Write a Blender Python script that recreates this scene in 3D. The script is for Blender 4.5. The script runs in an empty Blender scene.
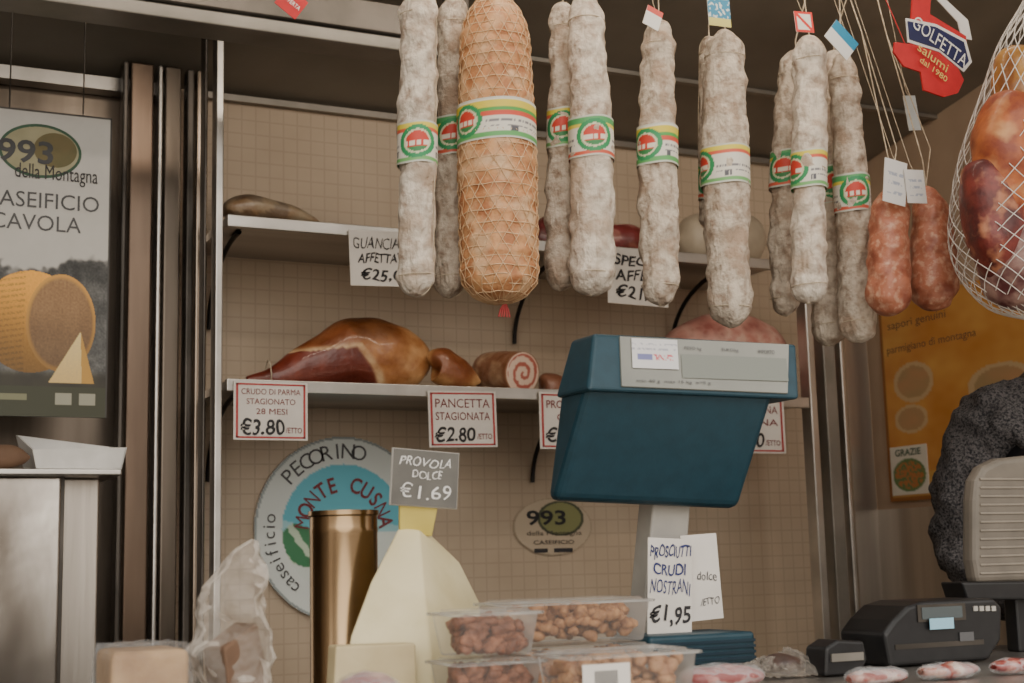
import bpy, math, random
from mathutils import Vector, Matrix, noise as mn
random.seed(4)
S = bpy.context.scene
# ---------------------------------------------------------------- camera survey
F_PX = 1422.2
CAM = Vector((0, 0, 1.6))
yaw, pit, rol = math.radians(25.8), math.radians(8.8), math.radians(1.45)
fwd = Vector((math.sin(yaw)*math.cos(pit), math.cos(yaw)*math.cos(pit), math.sin(pit)))
r0 = Vector((math.cos(yaw), -math.sin(yaw), 0))
u0 = r0.cross(fwd)
RT = r0*math.cos(rol) - u0*math.sin(rol)
UP = u0*math.cos(rol) + r0*math.sin(rol)
cd = bpy.data.cameras.new('camera'); cam = bpy.data.objects.new('camera', cd)
S.collection.objects.link(cam)
M = Matrix((RT, UP, -fwd)).transposed().to_4x4(); M.translation = CAM
cam.matrix_world = M
cd.lens = 50.0; cd.sensor_width = 36.0; cd.clip_start = 0.05
cd.dof.use_dof = True; cd.dof.focus_distance = 2.35; cd.dof.aperture_fstop = 6.3
S.camera = cam

def ray(px, py):
    return fwd + RT*((px-512)/F_PX) + UP*((341.5-py)/F_PX)
def on(px, py, Y):
    d = ray(px, py); return CAM + d*(Y/d.y)
def onx(px, py, X):
    d = ray(px, py); return CAM + d*(X/d.x)
def mpp(p):
    return (p-CAM).dot(fwd)/F_PX

# ---------------------------------------------------------------- materials
def lin(c):
    o = []
    for v in c[:3]:
        v = max(0, min(255, v))/255.0
        o.append(v/12.92 if v <= 0.04045 else ((v+0.055)/1.055)**2.4)
    return (o[0], o[1], o[2], 1.0)

def mat(name, c1, c2=None, scale=30, rough=.6, metal=0, bump=0, bscale=None, stretch=(1,1,1), lo=.35, hi=.65, c3=None, s3=8, coat=0, detail=5, vcol=False, bstretch=None, wrinkle=0):
    m = bpy.data.materials.new(name); m.use_nodes = True
    nt = m.node_tree; b = nt.nodes['Principled BSDF']
    b.inputs['Roughness'].default_value = rough
    b.inputs['Metallic'].default_value = metal
    b.inputs['Coat Weight'].default_value = coat
    b.inputs['Base Color'].default_value = lin(c1)
    geo = nt.nodes.new('ShaderNodeNewGeometry')
    mp = nt.nodes.new('ShaderNodeMapping'); mp.inputs['Scale'].default_value = stretch
    nt.links.new(geo.outputs['Position'], mp.inputs['Vector'])
    col = None
    if vcol:
        a = nt.nodes.new('ShaderNodeAttribute'); a.attribute_name = 'Col'; col = a.outputs['Color']
    if c2 is not None:
        n = nt.nodes.new('ShaderNodeTexNoise'); n.inputs['Scale'].default_value = scale
        n.inputs['Detail'].default_value = detail
        nt.links.new(mp.outputs[0], n.inputs['Vector'])
        r = nt.nodes.new('ShaderNodeMapRange')
        r.inputs['From Min'].default_value = lo; r.inputs['From Max'].default_value = hi
        nt.links.new(n.outputs['Fac'], r.inputs['Value'])
        mx = nt.nodes.new('ShaderNodeMix'); mx.data_type = 'RGBA'
        if vcol:
            mx.blend_type = 'MULTIPLY'
            nt.links.new(r.outputs[0], mx.inputs['Factor'])
            nt.links.new(col, mx.inputs['A']); mx.inputs['B'].default_value = lin(c2)
        else:
            nt.links.new(r.outputs[0], mx.inputs['Factor'])
            mx.inputs['A'].default_value = lin(c1); mx.inputs['B'].default_value = lin(c2)
        col = mx.outputs['Result']
        if c3 is not None:
            n3 = nt.nodes.new('ShaderNodeTexNoise'); n3.inputs['Scale'].default_value = s3
            n3.inputs['Detail'].default_value = 3
            nt.links.new(mp.outputs[0], n3.inputs['Vector'])
            r3 = nt.nodes.new('ShaderNodeMapRange')
            r3.inputs['From Min'].default_value = .5; r3.inputs['From Max'].default_value = .68
            nt.links.new(n3.outputs['Fac'], r3.inputs['Value'])
            m3 = nt.nodes.new('ShaderNodeMix'); m3.data_type = 'RGBA'
            nt.links.new(r3.outputs[0], m3.inputs['Factor'])
            nt.links.new(col, m3.inputs['A']); m3.inputs['B'].default_value = lin(c3)
            col = m3.outputs['Result']
    if col is not None:
        nt.links.new(col, b.inputs['Base Color'])
    last = None
    if bump:
        n2 = nt.nodes.new('ShaderNodeTexNoise'); n2.inputs['Scale'].default_value = bscale or scale
        n2.inputs['Detail'].default_value = 6
        nt.links.new(mp.outputs[0], n2.inputs['Vector'])
        bp = nt.nodes.new('ShaderNodeBump'); bp.inputs['Strength'].default_value = bump
        bp.inputs['Distance'].default_value = .004
        nt.links.new(n2.outputs['Fac'], bp.inputs['Height'])
        last = bp
    if wrinkle:
        mp2 = nt.nodes.new('ShaderNodeMapping'); mp2.inputs['Scale'].default_value = bstretch or (1,1,.22)
        nt.links.new(geo.outputs['Position'], mp2.inputs['Vector'])
        n4 = nt.nodes.new('ShaderNodeTexNoise'); n4.inputs['Scale'].default_value = 60; n4.inputs['Detail'].default_value = 4; n4.inputs['Distortion'].default_value = .6
        nt.links.new(mp2.outputs[0], n4.inputs['Vector'])
        bp2 = nt.nodes.new('ShaderNodeBump'); bp2.inputs['Strength'].default_value = wrinkle; bp2.inputs['Distance'].default_value = .012
        nt.links.new(n4.outputs['Fac'], bp2.inputs['Height'])
        if last: nt.links.new(last.outputs[0], bp2.inputs['Normal'])
        last = bp2
    if last: nt.links.new(last.outputs[0], b.inputs['Normal'])
    return m

def film(name, tint=(235,238,240), fac=.22, rough=.12, edge=.6, bump=0):
    m = bpy.data.materials.new(name); m.use_nodes = True
    nt = m.node_tree; nt.nodes.clear()
    o = nt.nodes.new('ShaderNodeOutputMaterial')
    t = nt.nodes.new('ShaderNodeBsdfTransparent')
    p = nt.nodes.new('ShaderNodeBsdfPrincipled')
    p.inputs['Base Color'].default_value = lin(tint); p.inputs['Roughness'].default_value = rough
    if bump:
        g = nt.nodes.new('ShaderNodeNewGeometry'); n2 = nt.nodes.new('ShaderNodeTexNoise'); n2.inputs['Scale'].default_value = 28
        n2.inputs['Detail'].default_value = 3
        nt.links.new(g.outputs['Position'], n2.inputs['Vector'])
        bp = nt.nodes.new('ShaderNodeBump'); bp.inputs['Strength'].default_value = bump; bp.inputs['Distance'].default_value = .03
        nt.links.new(n2.outputs['Fac'], bp.inputs['Height']); nt.links.new(bp.outputs[0], p.inputs['Normal'])
    lw = nt.nodes.new('ShaderNodeLayerWeight'); lw.inputs['Blend'].default_value = .35
    ma = nt.nodes.new('ShaderNodeMath'); ma.operation = 'MULTIPLY_ADD'
    ma.inputs[1].default_value = edge; ma.inputs[2].default_value = fac
    ma.use_clamp = True
    nt.links.new(lw.outputs['Fresnel'], ma.inputs[0])
    mx = nt.nodes.new('ShaderNodeMixShader')
    nt.links.new(ma.outputs[0], mx.inputs[0]); nt.links.new(t.outputs[0], mx.inputs[1]); nt.links.new(p.outputs[0], mx.inputs[2])
    nt.links.new(mx.outputs[0], o.inputs['Surface'])
    return m

def tilemat():
    m = mat('wall_tiles', (198,178,154), (180,160,136), scale=3, rough=.45)
    nt = m.node_tree; b = nt.nodes['Principled BSDF']
    g = nt.nodes.new('ShaderNodeNewGeometry')
    sp = nt.nodes.new('ShaderNodeSeparateXYZ'); nt.links.new(g.outputs['Position'], sp.inputs[0])
    lines = []
    def M2(op, a, bb):
        n = nt.nodes.new('ShaderNodeMath'); n.operation = op
        for i, q in enumerate((a, bb)):
            if q is None: continue
            if isinstance(q, (int, float)): n.inputs[i].default_value = q
            else: nt.links.new(q, n.inputs[i])
        return n.outputs[0]
    for ax in ('X', 'Y', 'Z'):
        f = M2('FRACT', M2('DIVIDE', sp.outputs[ax], .034), None)
        d = M2('ABSOLUTE', M2('SUBTRACT', f, .5), None)
        lines.append(M2('GREATER_THAN', d, .445))
    sn = nt.nodes.new('ShaderNodeSeparateXYZ'); nt.links.new(g.outputs['Normal'], sn.inputs[0])
    ax = M2('LESS_THAN', M2('ABSOLUTE', sn.outputs['X'], None), .5)
    ay = M2('LESS_THAN', M2('ABSOLUTE', sn.outputs['Y'], None), .5)
    tot = M2('MAXIMUM', M2('MAXIMUM', M2('MULTIPLY', lines[0], ax), M2('MULTIPLY', lines[1], ay)), lines[2])
    tot = M2('MULTIPLY', tot, .32)
    mx = nt.nodes.new('ShaderNodeMix'); mx.data_type = 'RGBA'
    old = b.inputs['Base Color'].links[0].from_socket
    nt.links.new(tot, mx.inputs['Factor']); nt.links.new(old, mx.inputs['A'])
    mx.inputs['B'].default_value = lin((146,126,106))
    nt.links.new(mx.outputs['Result'], b.inputs['Base Color'])
    return m

m_tile = tilemat()
m_side = mat('side_wall_paint', (190,166,142), (174,150,128), 4, .6)
m_ceil = mat('ceiling_panel', (140,133,122), (120,114,104), 3, .45, .0)
m_steel = mat('brushed_steel', (206,198,188), (150,142,134), 6, .34, .9, .15, 60, stretch=(1,1,.06))
m_steelh = mat('brushed_steel_h', (200,196,190), (160,155,150), 8, .32, .9, .1, 60, stretch=(.05,1,1))
m_steeld = mat('dark_steel', (140,128,116), (72,64,56), 5, .28, .8, stretch=(1,1,.12))
m_alu = mat('aluminium', (206,202,196), (180,176,170), 8, .32, .9)
m_aludull = mat('aluminium_dull', (150,144,136), (130,126,118), 8, .45, .6)
m_aludark = mat('dark_profile', (92,86,80), (62,58,53), 6, .35, .6)
m_brown = mat('brown_reflection', (138,118,102), (84,70,60), 5, .28, .8, stretch=(1,1,.15))  # tone of a brown reflection in the steel, put into a bar's colour
m_black = mat('black_plastic', (20,20,22), (28,28,30), 40, .4)
m_iron = mat('black_iron', (34,31,29), (46,43,41), 40, .5, .4)
m_salami = mat('mould_casing', (210,197,180), (136,112,94), 62, .85, 0, .9, 150, lo=.44, hi=.76, c3=(170,148,128), s3=22, wrinkle=.6)
m_salami2 = mat('mould_casing_b', (222,211,196), (152,128,110), 50, .85, 0, .9, 130, lo=.45, hi=.76, c3=(184,164,144), s3=16, wrinkle=.6)
m_panc = mat('pancetta_skin', (214,160,110), (176,116,76), 45, .6, 0, .6, 90, c3=(216,182,144), s3=22)
m_net = mat('cotton_net', (220,188,150), (198,162,122), 60, .8)
m_whitenet = mat('white_net', (226,220,212), (210,204,198), 60, .6)
m_string = mat('twine', (206,192,168), (172,156,132), 90, .9)
m_paper = mat('card_white', (226,220,212), (214,208,200), 12, .7)
m_ink = mat('ink_black', (34,32,36), (42,40,44), 30, .6)
m_inkgrey = mat('ink_grey', (84,84,86), (74,74,76), 30, .6)
m_inkblue = mat('ink_blue', (44,54,110), (34,44,92), 30, .6)
m_red = mat('red_print', (204,36,40), (188,30,34), 30, .55)
m_redborder = mat('red_border', (180,66,66), (170,56,56), 30, .6)
m_navy = mat('navy_print', (24,30,84), (20,24,72), 30, .5)
m_white = mat('white_print', (232,230,226), (222,220,216), 30, .5)
m_green = mat('green_print', (40,84,56), (34,74,48), 30, .5)
m_yellow = mat('yellow_plastic', (216,198,110), (202,184,96), 20, .5)
m_teal = mat('teal_plastic', (28,64,78), (24,58,71), 50, .45, 0, .05, 300)
m_teald = mat('teal_plastic_dark', (16,44,58), (14,40,54), 50, .4)
m_grey = mat('grey_plastic', (176,172,164), (164,160,154), 20, .45)
m_lcd = mat('lcd_strip', (144,144,136), (122,124,118), 5, .2, 0, coat=.3)
m_beigepl = mat('beige_plastic', (116,108,98), (104,97,88), 20, .5)
m_cheese = mat('cheese_paste', (226,214,174), (212,198,154), 14, .5, 0, .25, 50)
m_rind = mat('cheese_rind', (186,152,110), (150,116,80), 22, .7, 0, .5, 60)
m_gold = mat('gold_tin', (186,160,126), (140,116,88), 7, .2, 1, stretch=(1,1,.1))
m_film = film('clear_plastic', fac=.06, edge=.25, bump=.6)
m_box = film('box_plastic', (225,224,220), .07, .1, .5)
m_bag = film('bag_plastic', (206,196,184), .2, .2, .4, 1.0)
m_meatred = mat('red_meat', (140,46,42), (196,136,124), 60, .4, lo=.5, hi=.64, coat=.2)
m_nut = mat('brown_bites', (200,148,98), (140,92,58), 70, .65, 0, .8, 110)
m_saus = mat('fresh_sausage', (176,110,84), (206,162,136), 85, .5, 0, .5, 90, lo=.48, hi=.70, c3=(144,78,58), s3=30, coat=.15)
m_vc = mat('painted_print', (255,255,255), vcol=True, rough=.5)
nt_ = m_vc.node_tree
at_ = [n for n in nt_.nodes if n.bl_idname == 'ShaderNodeAttribute'][0]
nt_.links.new(at_.outputs['Color'], nt_.nodes['Principled BSDF'].inputs['Base Color'])
m_vcmeat = mat('cured_meat', (255,255,255), (206,182,162), 26, .36, 0, .7, 60, vcol=True, coat=.3)
m_card = mat('cardboard', (120,92,72), (104,80,62), 20, .8)
m_slate = mat('slate_sign', (112,110,104), (92,90,86), 14, .35)
m_wool = mat('melange_wool', (86,82,82), (26,26,30), 220, .95, 0, 1, 260, lo=.42, hi=.62)
m_vest = mat('black_nylon', (14,14,18), (20,20,26), 30, .45, 0, .4, 40)
m_skin = mat('skin', (206,160,134), (192,144,120), 12, .5)
m_hair = mat('hair', (62,46,36), (36,26,20), 80, .6, 0, .8, 120, stretch=(1,1,.2))
m_trou = mat('dark_trousers', (34,36,44), (28,30,36), 30, .9)
m_eye = mat('eye_white', (236,234,230), rough=.2)
m_lip = mat('lip', (160,88,80), rough=.5)
m_floor = mat('van_floor', (140,132,122), (120,114,106), 10, .6)
m_pave = mat('pavement', (186,176,162), (164,154,142), 3, .85, 0, .4, 20)

# ---------------------------------------------------------------- mesh helpers
def link(o, parent=None):
    S.collection.objects.link(o)
    if parent is not None:
        o.parent = parent
        o.matrix_parent_inverse = Matrix.Translation(-parent.location)
    return o

def mk(name, V, Fc, m, parent=None, smooth=True, cols=None, bevel=0, sub=0):
    V = [Vector(v) for v in V]
    org = Vector((0, 0, 0))
    if parent is None:
        lo = Vector((min(v[i] for v in V) for i in range(3))); hi = Vector((max(v[i] for v in V) for i in range(3)))
        org = (lo+hi)/2
    me = bpy.data.meshes.new(name)
    me.from_pydata([tuple(v-org) for v in V], [], Fc)
    if smooth:
        me.polygons.foreach_set('use_smooth', [True]*len(me.polygons))
    if cols is not None:
        a = me.color_attributes.new('Col', 'FLOAT_COLOR', 'POINT')
        flat = []
        for c in cols: flat += list(c)
        a.data.foreach_set('color', flat)
    me.materials.append(m)
    me.update()
    o = bpy.data.objects.new(name, me); o.location = org
    link(o, parent)
    if bevel:
        b = o.modifiers.new('bevel', 'BEVEL'); b.width = bevel; b.segments = 3; b.limit_method = 'ANGLE'; b.angle_limit = math.radians(30)
    if sub:
        s = o.modifiers.new('sub', 'SUBSURF'); s.levels = sub; s.render_levels = sub
    return o

def empty(name, loc):
    e = bpy.data.objects.new(name, None); e.location = loc; e.empty_display_size = .05
    S.collection.objects.link(e); return e

import bmesh
def fixn(o):
    bm = bmesh.new(); bm.from_mesh(o.data); bmesh.ops.recalc_face_normals(bm, faces=bm.faces); bm.to_mesh(o.data); bm.free()
HEXF = [(0,1,2,3),(7,6,5,4),(0,4,5,1),(1,5,6,2),(2,6,7,3),(3,7,4,0)]
def hexa(name, P, m, parent=None, bevel=0, smooth=False):
    o = mk(name, P, HEXF, m, parent, smooth, bevel=bevel); fixn(o); return o
def box(name, x0, x1, y0, y1, z0, z1, m, parent=None, bevel=0):
    return hexa(name, [(x0,y0,z0),(x1,y0,z0),(x1,y0,z1),(x0,y0,z1),(x0,y1,z0),(x1,y1,z0),(x1,y1,z1),(x0,y1,z1)], m, parent, bevel)
def prism(name, pts, back, m, parent=None, bevel=0, smooth=False):
    n = len(pts)
    V = list(pts)+list(back)
    Fc = [tuple(range(n)), tuple(range(2*n-1, n-1, -1))]
    for i in range(n):
        j = (i+1) % n; Fc.append((i, i+n, j+n, j))
    o = mk(name, V, Fc, m, parent, smooth, bevel=bevel); fixn(o); return o

def catmull(P, n):
    out = []
    k = len(P)
    for i in range(n):
        t = i/(n-1)*(k-1); a = min(int(t), k-2); f = t-a
        p0 = P[max(a-1, 0)]; p1 = P[a]; p2 = P[a+1]; p3 = P[min(a+2, k-1)]
        out.append([.5*((2*p1[c])+(-p0[c]+p2[c])*f+(2*p0[c]-5*p1[c]+4*p2[c]-p3[c])*f*f+(-p0[c]+3*p1[c]-3*p2[c]+p3[c])*f**3) for c in range(len(p1))])
    return out

def sweep(C, R, seg=24, noise=0, nf=20, sy=1.0, seed=0):
    V, Fc = [], []
    n = len(C)
    for i in range(n):
        t = (C[min(i+1, n-1)]-C[max(i-1, 0)]).normalized()
        ref = Vector((0, 1, 0)) if abs(t.y) < .9 else Vector((0, 0, 1))
        a = ref.cross(t).normalized(); b = t.cross(a).normalized()
        for j in range(seg):
            th = 2*math.pi*j/seg
            d = a*math.cos(th)+b*math.sin(th)*sy
            p = C[i]+d*R[i]
            if noise:
                p += d.normalized()*mn.noise(p*nf+Vector((seed, seed*2.3, 0)))*noise*min(1, R[i]/.01)
            V.append(p)
    for i in range(n-1):
        for j in range(seg):
            k = (j+1) % seg
            Fc.append((i*seg+j, (i+1)*seg+j, (i+1)*seg+k, i*seg+k))
    V.append(C[0]); V.append(C[-1])
    for j in range(seg):
        k = (j+1) % seg
        Fc.append((len(V)-2, j, k)); Fc.append((len(V)-1, (n-1)*seg+k, (n-1)*seg+j))
    return V, Fc

def tube(name, P4, m, parent=None, n=24, seg=20, noise=0, nf=20, sy=1.0, colfn=None, seed=0):
    q = catmull([(p.x, p.y, p.z, r) for p, r in P4], n)
    C = [Vector(x[:3]) for x in q]; R = [max(x[3], .0004) for x in q]
    V, Fc = sweep(C, R, seg, noise, nf, sy, seed)
    cols = [lin(colfn(v)) for v in V] if colfn else None
    return mk(name, V, Fc, m, parent, True, cols)

def cord(name, pts, r, m, parent=None, cyc=False):
    cu = bpy.data.curves.new(name, 'CURVE'); cu.dimensions = '3D'; cu.bevel_depth = r; cu.bevel_resolution = 1
    groups = pts if isinstance(pts[0], list) else [pts]
    for g in groups:
        s = cu.splines.new('POLY'); s.points.add(len(g)-1)
        for i, p in enumerate(g): s.points[i].co = (p[0], p[1], p[2], 1)
        s.use_cyclic_u = cyc
    cu.materials.append(m)
    o = bpy.data.objects.new(name, cu)
    if parent is None:
        return link(o)
    return link(o, parent)

def rest(o, z):
    mz = min(v.co.z for v in o.data.vertices)+o.location.z
    o.location.z += z-mz

# text -------------------------------------------------------------
_tc = {}
def text_geo(s, bold=.012):
    if 'M' in s or 'm' in s or 'N' in s: bold = 0
    bold = min(bold, .02)
    if (s, bold) in _tc: return _tc[(s, bold)]
    cu = bpy.data.curves.new('t', 'FONT'); cu.body = s; cu.resolution_u = 3; cu.offset = bold
    o = bpy.data.objects.new('t', cu); S.collection.objects.link(o)
    dg = bpy.context.evaluated_depsgraph_get(); dg.update()
    me = bpy.data.meshes.new_from_object(o.evaluated_get(dg))
    V = [(v.co.x, v.co.y) for v in me.vertices]; Fc = [tuple(p.vertices) for p in me.polygons]
    bpy.data.objects.remove(o); bpy.data.curves.remove(cu); bpy.data.meshes.remove(me)
    _tc[(s, bold)] = (V, Fc); return V, Fc

class Fr:
    def __init__(s, o, ex, ez, n, w, h): s.o, s.ex, s.ez, s.n, s.w, s.h = o, ex, ez, n, w, h
    def pt(s, u, v, l=0): return s.o+s.ex*(u*s.w)-s.ez*(v*s.h)+s.n*l
def frame(x0, y0, x1, y1, Y=None, X=None, tilt=0):
    if X is not None:
        o = onx(x0, y0, X); b = onx(x0, y1, X); r = onx(x1, (y0+y1)/2, X)
        return Fr(o, Vector((0,-1,0)), Vector((0,0,1)), Vector((-1,0,0)), abs(o.y-r.y), o.z-b.z)
    cx, cy = (x0+x1)/2, (y0+y1)/2
    c = on(cx, cy, Y); w = abs((on(x1, cy, Y)-on(x0, cy, Y)).x); h = (on(cx, y0, Y)-on(cx, y1, Y)).z
    t = math.radians(tilt)
    b = Vector((1, 0, 0))
    ex = b*math.cos(t)-Vector((0, 0, 1))*math.sin(t); ez = Vector((0, 0, 1))*math.cos(t)+b*math.sin(t)
    return Fr(c-ex*(w/2)+ez*(h/2), ex, ez, Vector((0,-1,0)), w, h)
def slab(name, fr, th, m, parent=None, bevel=0):
    P = [fr.pt(0,0),fr.pt(1,0),fr.pt(1,1),fr.pt(0,1)]+[fr.pt(0,0,-th),fr.pt(1,0,-th),fr.pt(1,1,-th),fr.pt(0,1,-th)]
    return hexa(name, P, m, parent, bevel)
def ftext(fr, s, u0, v0, u1, v1, m, parent, bold=.012, lift=.0012, hand=0):
    V, Fc = text_geo(s, bold)
    if not V: return
    x0 = min(v[0] for v in V); x1 = max(v[0] for v in V); y0 = min(v[1] for v in V); y1 = max(v[1] for v in V)
    W = []
    sd = random.uniform(0, 50)
    for x, y in V:
        a = (x-x0)/(x1-x0); b = (y-y0)/(y1-y0)
        u = u0+(u1-u0)*a; v = v1+(v0-v1)*b
        if hand:
            q = a*len(s)*.55
            v += hand*mn.noise(Vector((q, sd, 0)))+hand*.4*mn.noise(Vector((q*2.2, b*1.5, sd)))
            u += hand*.6*mn.noise(Vector((q*1.2, b*1.5, sd+9)))+hand*.5*(b-.5)
        W.append(fr.pt(u, v, lift))
    return mk('lettering', W, Fc, m, parent, False)
def arctext(fr, s, cu_, cv_, rad, a0, a1, size, m, parent, bold=.02, lift=.0016, nar=1):
    n = len(s); W, FF = [], []
    for i, ch in enumerate(s):
        if ch == ' ': continue
        V, Fc = text_geo(ch, bold)
        xm = (min(v[0] for v in V)+max(v[0] for v in V))/2
        a = math.radians(a0+(a1-a0)*i/(n-1))
        base = len(W)
        for x, y in V:
            lx = (x-xm)*size*nar; ly = rad+y*size
            X = math.sin(a)*ly+math.cos(a)*lx; Z = math.cos(a)*ly-math.sin(a)*lx
            W.append(fr.pt(cu_, cv_, lift)+fr.ex*X+fr.ez*Z)
        FF += [tuple(k+base for k in f) for f in Fc]
    return mk('lettering', W, FF, m, parent, False)
def painted(name, fr, nx, ny, fn, parent=None, lift=.001, mask=None):
    V, C, Fc = [], [], []
    for j in range(ny+1):
        for i in range(nx+1):
            u, v = i/nx, j/ny; V.append(fr.pt(u, v, lift)); C.append(lin(fn(u, v)))
    for j in range(ny):
        for i in range(nx):
            if mask and not mask((i+.5)/nx, (j+.5)/ny): continue
            a = j*(nx+1)+i; Fc.append((a, a+nx+1, a+nx+2, a+1))
    return mk(name, V, Fc, m_vc, parent, False, C)

# ================================================================= ROOM SHELL
WY = 3.2; SX = 2.68; FLZ = .46; LX = -1.0
def cz(y): return 2.71+.18*(WY-y)
zpb = onx(878, 503, SX).z
postL = on(218, 400, 2.9).x
postR = on(832, 450, 2.9).x
box('wall_back', postL-.02, SX, WY, WY+.05, FLZ, 2.80, m_tile)
box('wall_back_left', LX, postL-.02, WY, WY+.05, FLZ, 2.80, m_steeld)
box('wall_right', SX, SX+.05, 1.2, WY+.05, FLZ, 3.1, m_side)
box('wall_left', LX-.05, LX, 1.2, WY+.05, FLZ, 3.1, m_steel)
box('floor', LX-.05, SX+.05, 1.2, WY+.05, FLZ-.06, FLZ, m_floor)
box('ground', -8, 9, -8, 10, -.05, 0, m_pave)
hexa('ceiling', [(LX-.05,1.0,cz(1.0)),(SX+.05,1.0,cz(1.0)),(SX+.05,WY+.05,cz(WY+.05)),(LX-.05,WY+.05,cz(WY+.05)),
     (LX-.05,1.0,cz(1.0)+.05),(SX+.05,1.0,cz(1.0)+.05),(SX+.05,WY+.05,cz(WY+.05)+.05),(LX-.05,WY+.05,cz(WY+.05)+.05)], m_ceil)
for i, yy in enumerate((1.75, 2.2, 2.85)):
    box('trim_%d' % (i+1), LX, SX, yy, yy+.02, cz(yy)-.012, cz(yy)-.002, m_aludull)
box('trim_4', LX, postL-.03, WY-.05, WY-.005, 2.67, 2.70, m_alu)
box('trim_5', postL, SX, WY-.02, WY-.002, 2.69, 2.705, m_aludull)
box('trim_6', SX-.012, SX-.002, 2.2, WY-.01, FLZ, zpb-.02, m_steel)
box('trim_7', on(845, 400, WY).x, SX-.012, WY-.012, WY-.002, FLZ, on(850, 300, WY).z, m_steel)
# overhead awning rail
a = on(240, 22, 2.5)
e = empty('awning_rail', (1.0, 2.5, a.z))
xr = on(470, 70, 2.5).x
box('rail_body', LX+.02, xr, 2.48, 2.56, a.z-.02, a.z+.008, m_aludull, e, .003)
box('rail_lip', LX+.02, xr, 2.47, 2.50, a.z+.008, a.z+.07, m_aludark, e, .003)
box('rail_hanger', .4, .44, 2.5, 2.54, a.z+.01, cz(2.52), m_aludark, e)
box('rail_hanger_b', xr-.04, xr, 2.5, 2.54, a.z+.01, cz(2.52), m_aludark, e)

def post(x, w, y, m, name='shelf_post', z1=None):
    box(name, x-w/2, x+w/2, y-.02, y+.02, FLZ, z1 or cz(y)-.005, m, bevel=.003)
post(postL-.004, .016, 2.9, m_alu)
post(on(205, 400, 2.9).x, .006, 2.93, m_aludark)
post(on(812, 450, 2.9).x, .022, 2.9, m_alu, z1=on(808, 285, 2.9).z)
post(on(830, 450, 2.9).x, .038, 2.9, m_aludull, z1=on(820, 285, 2.9).z)
post(on(843, 450, 2.9).x, .012, 2.9, m_alu, z1=on(820, 285, 2.9).z)

zt = on(500, 245-5, 2.89).z; zm = on(500, 390, 2.89).z
def shelf(z, x1):
    e = empty('wall_shelf', ((postL+x1)/2, 3.05, z))
    box('board', postL+.012, x1, 2.89, WY-.002, z-.016, z, m_steelh, e)
    box('front_lip', postL+.012, x1, 2.875, 2.892, z-.022, z+.004, m_alu, e, .002)
    for x in (postL+.05, (postL+x1)/2+.12, x1-.12):
        pts = []
        for i in range(13):
            t = i/12*math.pi/2
            pts.append(Vector((x, WY-.012-.26*(1-math.cos(t)), z-.19+.17*math.sin(t))))
        cord('bracket', pts, .006, m_iron, e)
xe_t = on(772, 268, 2.89).x; xe_m = on(806, 405, 2.89).x
shelf(zt, xe_t); shelf(zm, xe_m)

# ================================================================= PRICE SIGNS
def sign(fr, lines, border=None, ink=m_ink, name='price_sign', m=m_paper, bold=.012, hand=.0):
    e = empty(name, fr.pt(.5, .5))
    slab('card', fr, .002, m, e)
    if border:
        for (u0, v0, u1, v1) in ((.03,.03,.97,.06),(.03,.94,.97,.97),(.03,.03,.06,.97),(.94,.03,.97,.97)):
            W = [fr.pt(u0,v0,.0008),fr.pt(u1,v0,.0008),fr.pt(u1,v1,.0008),fr.pt(u0,v1,.0008)]
            mk('border', W, [(0,3,2,1)], border, e, False)
    for L in lines:
        hd = hand
        if border and L[0].startswith('€'): hd = .04
        ftext(fr, L[0], L[1], L[2], L[3], L[4], L[5] if len(L) > 5 else ink, e, bold=L[6] if len(L) > 6 else bold, hand=hd)
    return e
sY = 2.868
m_dred = mat('dark_red_print', (120,44,50), rough=.5)
sign(frame(350, 231, 412, 286, sY, tilt=-2), [('GUANCIALE',.06,.12,.97,.32),('AFFETTATO',.14,.40,.97,.58),('€25,00',.16,.68,.95,.92)], bold=.02, hand=.05)
sign(frame(608, 250, 668, 305, sY, tilt=1), [('SPECK',.1,.10,.85,.30),('AFFETT',.12,.38,.97,.58),('€21,00',.12,.66,.97,.92)], bold=.02, hand=.05)
sign(frame(234, 382, 308, 440, sY, tilt=0), [('CRUDO DI PARMA',.1,.12,.9,.22,m_dred),('STAGIONATO',.17,.29,.83,.39,m_dred),('28 MESI',.3,.46,.72,.56,m_dred),('€3.80',.08,.63,.68,.92,m_ink,.02),('/ETTO',.7,.78,.92,.88,m_dred)], m_redborder)
sign(frame(429, 391, 497, 447, sY, tilt=-1), [('PANCETTA',.1,.14,.9,.30,m_dred),('STAGIONATA',.1,.38,.9,.52,m_dred),('€2.80',.08,.62,.68,.90,m_ink,.02),('/ETTO',.7,.76,.92,.86,m_dred)], m_redborder)
sign(frame(540, 393, 608, 449, sY, tilt=0), [('PROSCIUTTO',.1,.14,.9,.28,m_dred),('CRUDO',.25,.38,.75,.50,m_dred),('€2.60',.08,.62,.68,.90,m_ink,.02)], m_redborder)
sign(frame(717, 398, 785, 453, sY, tilt=0), [('PANCETTINA',.1,.14,.9,.28,m_dred),('TESINA',.25,.38,.9,.50,m_dred),('€2.60',.08,.62,.68,.90,m_ink,.02),('/ETTO',.7,.76,.92,.86,m_dred)], m_redborder)

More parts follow.
